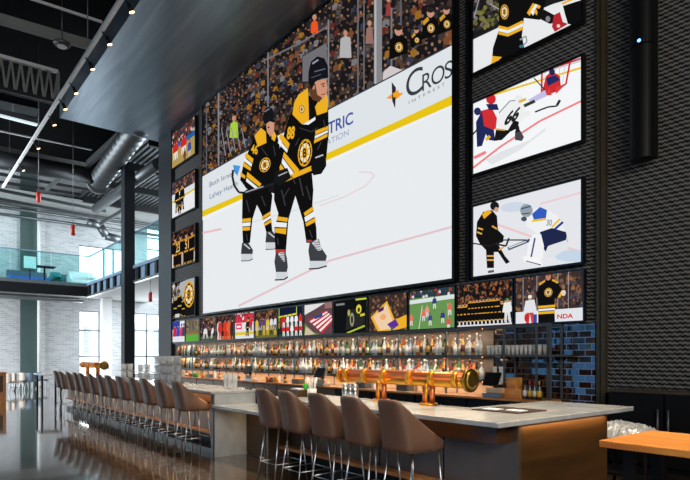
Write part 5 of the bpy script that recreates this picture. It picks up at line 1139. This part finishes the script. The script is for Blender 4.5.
for i, (px, py, mat, lab) in enumerate(dc):
    p = G(px, py, 0); rz = [.4, -.3, .2, .5, .1][i]
    if mat in pr: dup(pr[mat], (p.x, p.y, 0), lab, rz=rz)
    else: pr[mat] = dining_chair(p.x, p.y, rz, mat, lab)
for i, (px, py, lab) in enumerate(((15, 387.5, 'white round dining table behind the beige chairs'), (36, 387, 'white round dining table behind the blue-grey chairs'))):
    p = G(px, py, 0); t = thing('dining_table', lab, 'table', p)
    b = B(); cyl(b, (p.x, p.y, .72), (p.x, p.y, .75), .45, n=24); obj('tabletop', b, 'white', t)
    b = B(); cyl(b, (p.x, p.y, .02), (p.x, p.y, .72), .04); obj('pedestal', b, 'blackmetal', t)
    b = B(); cyl(b, (p.x, p.y, 0), (p.x, p.y, .02), .26, n=20); obj('base', b, 'blackmetal', t)
x, y = XA(49, 4.3), 4.3
t = thing('high_table', 'white-topped high table beyond the last far stool', 'table', (x, y, 0))
b = B(); box(b, x - .5, x + .5, y - .35, y + .35, 1.02, 1.06); obj('tabletop', b, 'white', t)
for q in (-.44, .44):
    for s in (-.3, .3): b = B(); box(b, x + q - .03, x + q + .03, y + s - .03, y + s + .03, 0, 1.02); obj('leg', b, 'blackmetal', t)
# ================================================================== light
def area(n, loc, rot, sx, sy, e, c):
    l = bpy.data.lights.new(n, 'AREA'); l.shape = 'RECTANGLE'; l.size = sx; l.size_y = sy; l.energy = e; l.color = c
    o = bpy.data.objects.new(n, l); COL.objects.link(o); o.location = loc; o.rotation_euler = rot; return o
COOL = (.86, .93, 1.0); WARM = (1.0, .66, .34)
area('window_daylight', (-33.2, -9, 5.5), (PI / 2, 0, .75), 12.8, 8.5, 9000, COOL)  # added panel, turned to brighten the end wall and spare the far stools
area('window_daylight', (-16.2, -13.8, 4.6), (PI / 2, 0, 0), 7.6, 6.6, 300, (.1, .45, 1))  # assumed window: blue panel added before a solid wall to tint tile reflections
area('window_daylight', (8.8, -3.5, 5.6), (PI / 2 - .25, 0, PI / 2), 12, 7, 3000, (1, .96, .9))  # added panel before a solid wall, brightens table, bar end and near stools
area('bridge_daylight', (-32, 18.5, 8.5), (-PI / 2, 0, 0), 14, 7, 4500, COOL)  # added panel standing in for unseen windows; the wall behind is solid
area('end_daylight', (XE + .3, (y79 + y112) / 2, 2.6), (0, -PI / 2, 0), 4.2, y112 - y79, 300, COOL)
area('end_daylight', (XE + .3, (y133 + y162) / 2, 2.6), (0, -PI / 2, 0), 4.2, y162 - y133, 500, COOL)
area('led_end_panel', (XR - .07, 5.35, ZB - .08), (0, 0, 0), .03, 1.6, 5.5, WARM)
area('led_near_front', ((XN + XR) / 2, 4.2, ZB - .06), (0, 0, 0), 3.2, .03, 1.2, WARM)
area('led_far_front', ((XFAR + XC) / 2, 4.155, ZB - .06), (-.25, 0, 0), 10.8, .14, 75, WARM)
area('led_knee', ((XN + XC) / 2, 4.6, .8), (-.3, 0, 0), 1.3, .03, 2, WARM)
for z, e in ((ZS1 - .055, 34), (ZS2 - .055, 46), (ZS3 - .02, 52)):
    area('led_shelf', ((XS0 + XS1) / 2, 8.6, z), (0, 0, 0), XS1 - XS0, .12, e * 1.2, (1, .87, .7))
for i, x in enumerate(lampx):
    l = bpy.data.lights.new('track_spot', 'SPOT'); l.energy = 600 if x < -9 else 1950; l.color = (1, .8, .55); l.spot_size = 1.0 if x < -9 else .75; l.spot_blend = .6; l.shadow_soft_size = .1  # stronger for the added unseen heads
    o = bpy.data.objects.new('track_spot', l); COL.objects.link(o); o.location = (x, ytr + .24, za - .4); o.rotation_euler = (-.02, 0, 0)
w = bpy.data.worlds.new('sky'); SC.world = w; w.use_nodes = True
bg = w.node_tree.nodes['Background']; bg.inputs['Color'].default_value = (.86, .93, 1, 1); bg.inputs['Strength'].default_value = 4.0
# ================================================================== camera
cam = bpy.data.cameras.new('camera'); co = bpy.data.objects.new('camera', cam); COL.objects.link(co)
cam.sensor_width = 36; cam.lens = F / 690 * 36; cam.shift_y = (HY - 240) / 690; cam.clip_end = 300; cam.clip_start = .05
co.location = (0, 0, H); co.rotation_euler = (PI / 2, 0, math.atan2(CO, SI)); SC.camera = co
vs = SC.view_settings; vs.view_transform = 'Standard'; vs.look = 'None'; vs.gamma = 1; vs.exposure = 0; vs.use_curve_mapping = False
cy = SC.cycles; cy.use_denoising = True; cy.max_bounces = 7; cy.glossy_bounces = 4; cy.transmission_bounces = 5; cy.transparent_max_bounces = 12; cy.sample_clamp_indirect = 6; cy.caustics_reflective = False; cy.caustics_refractive = False
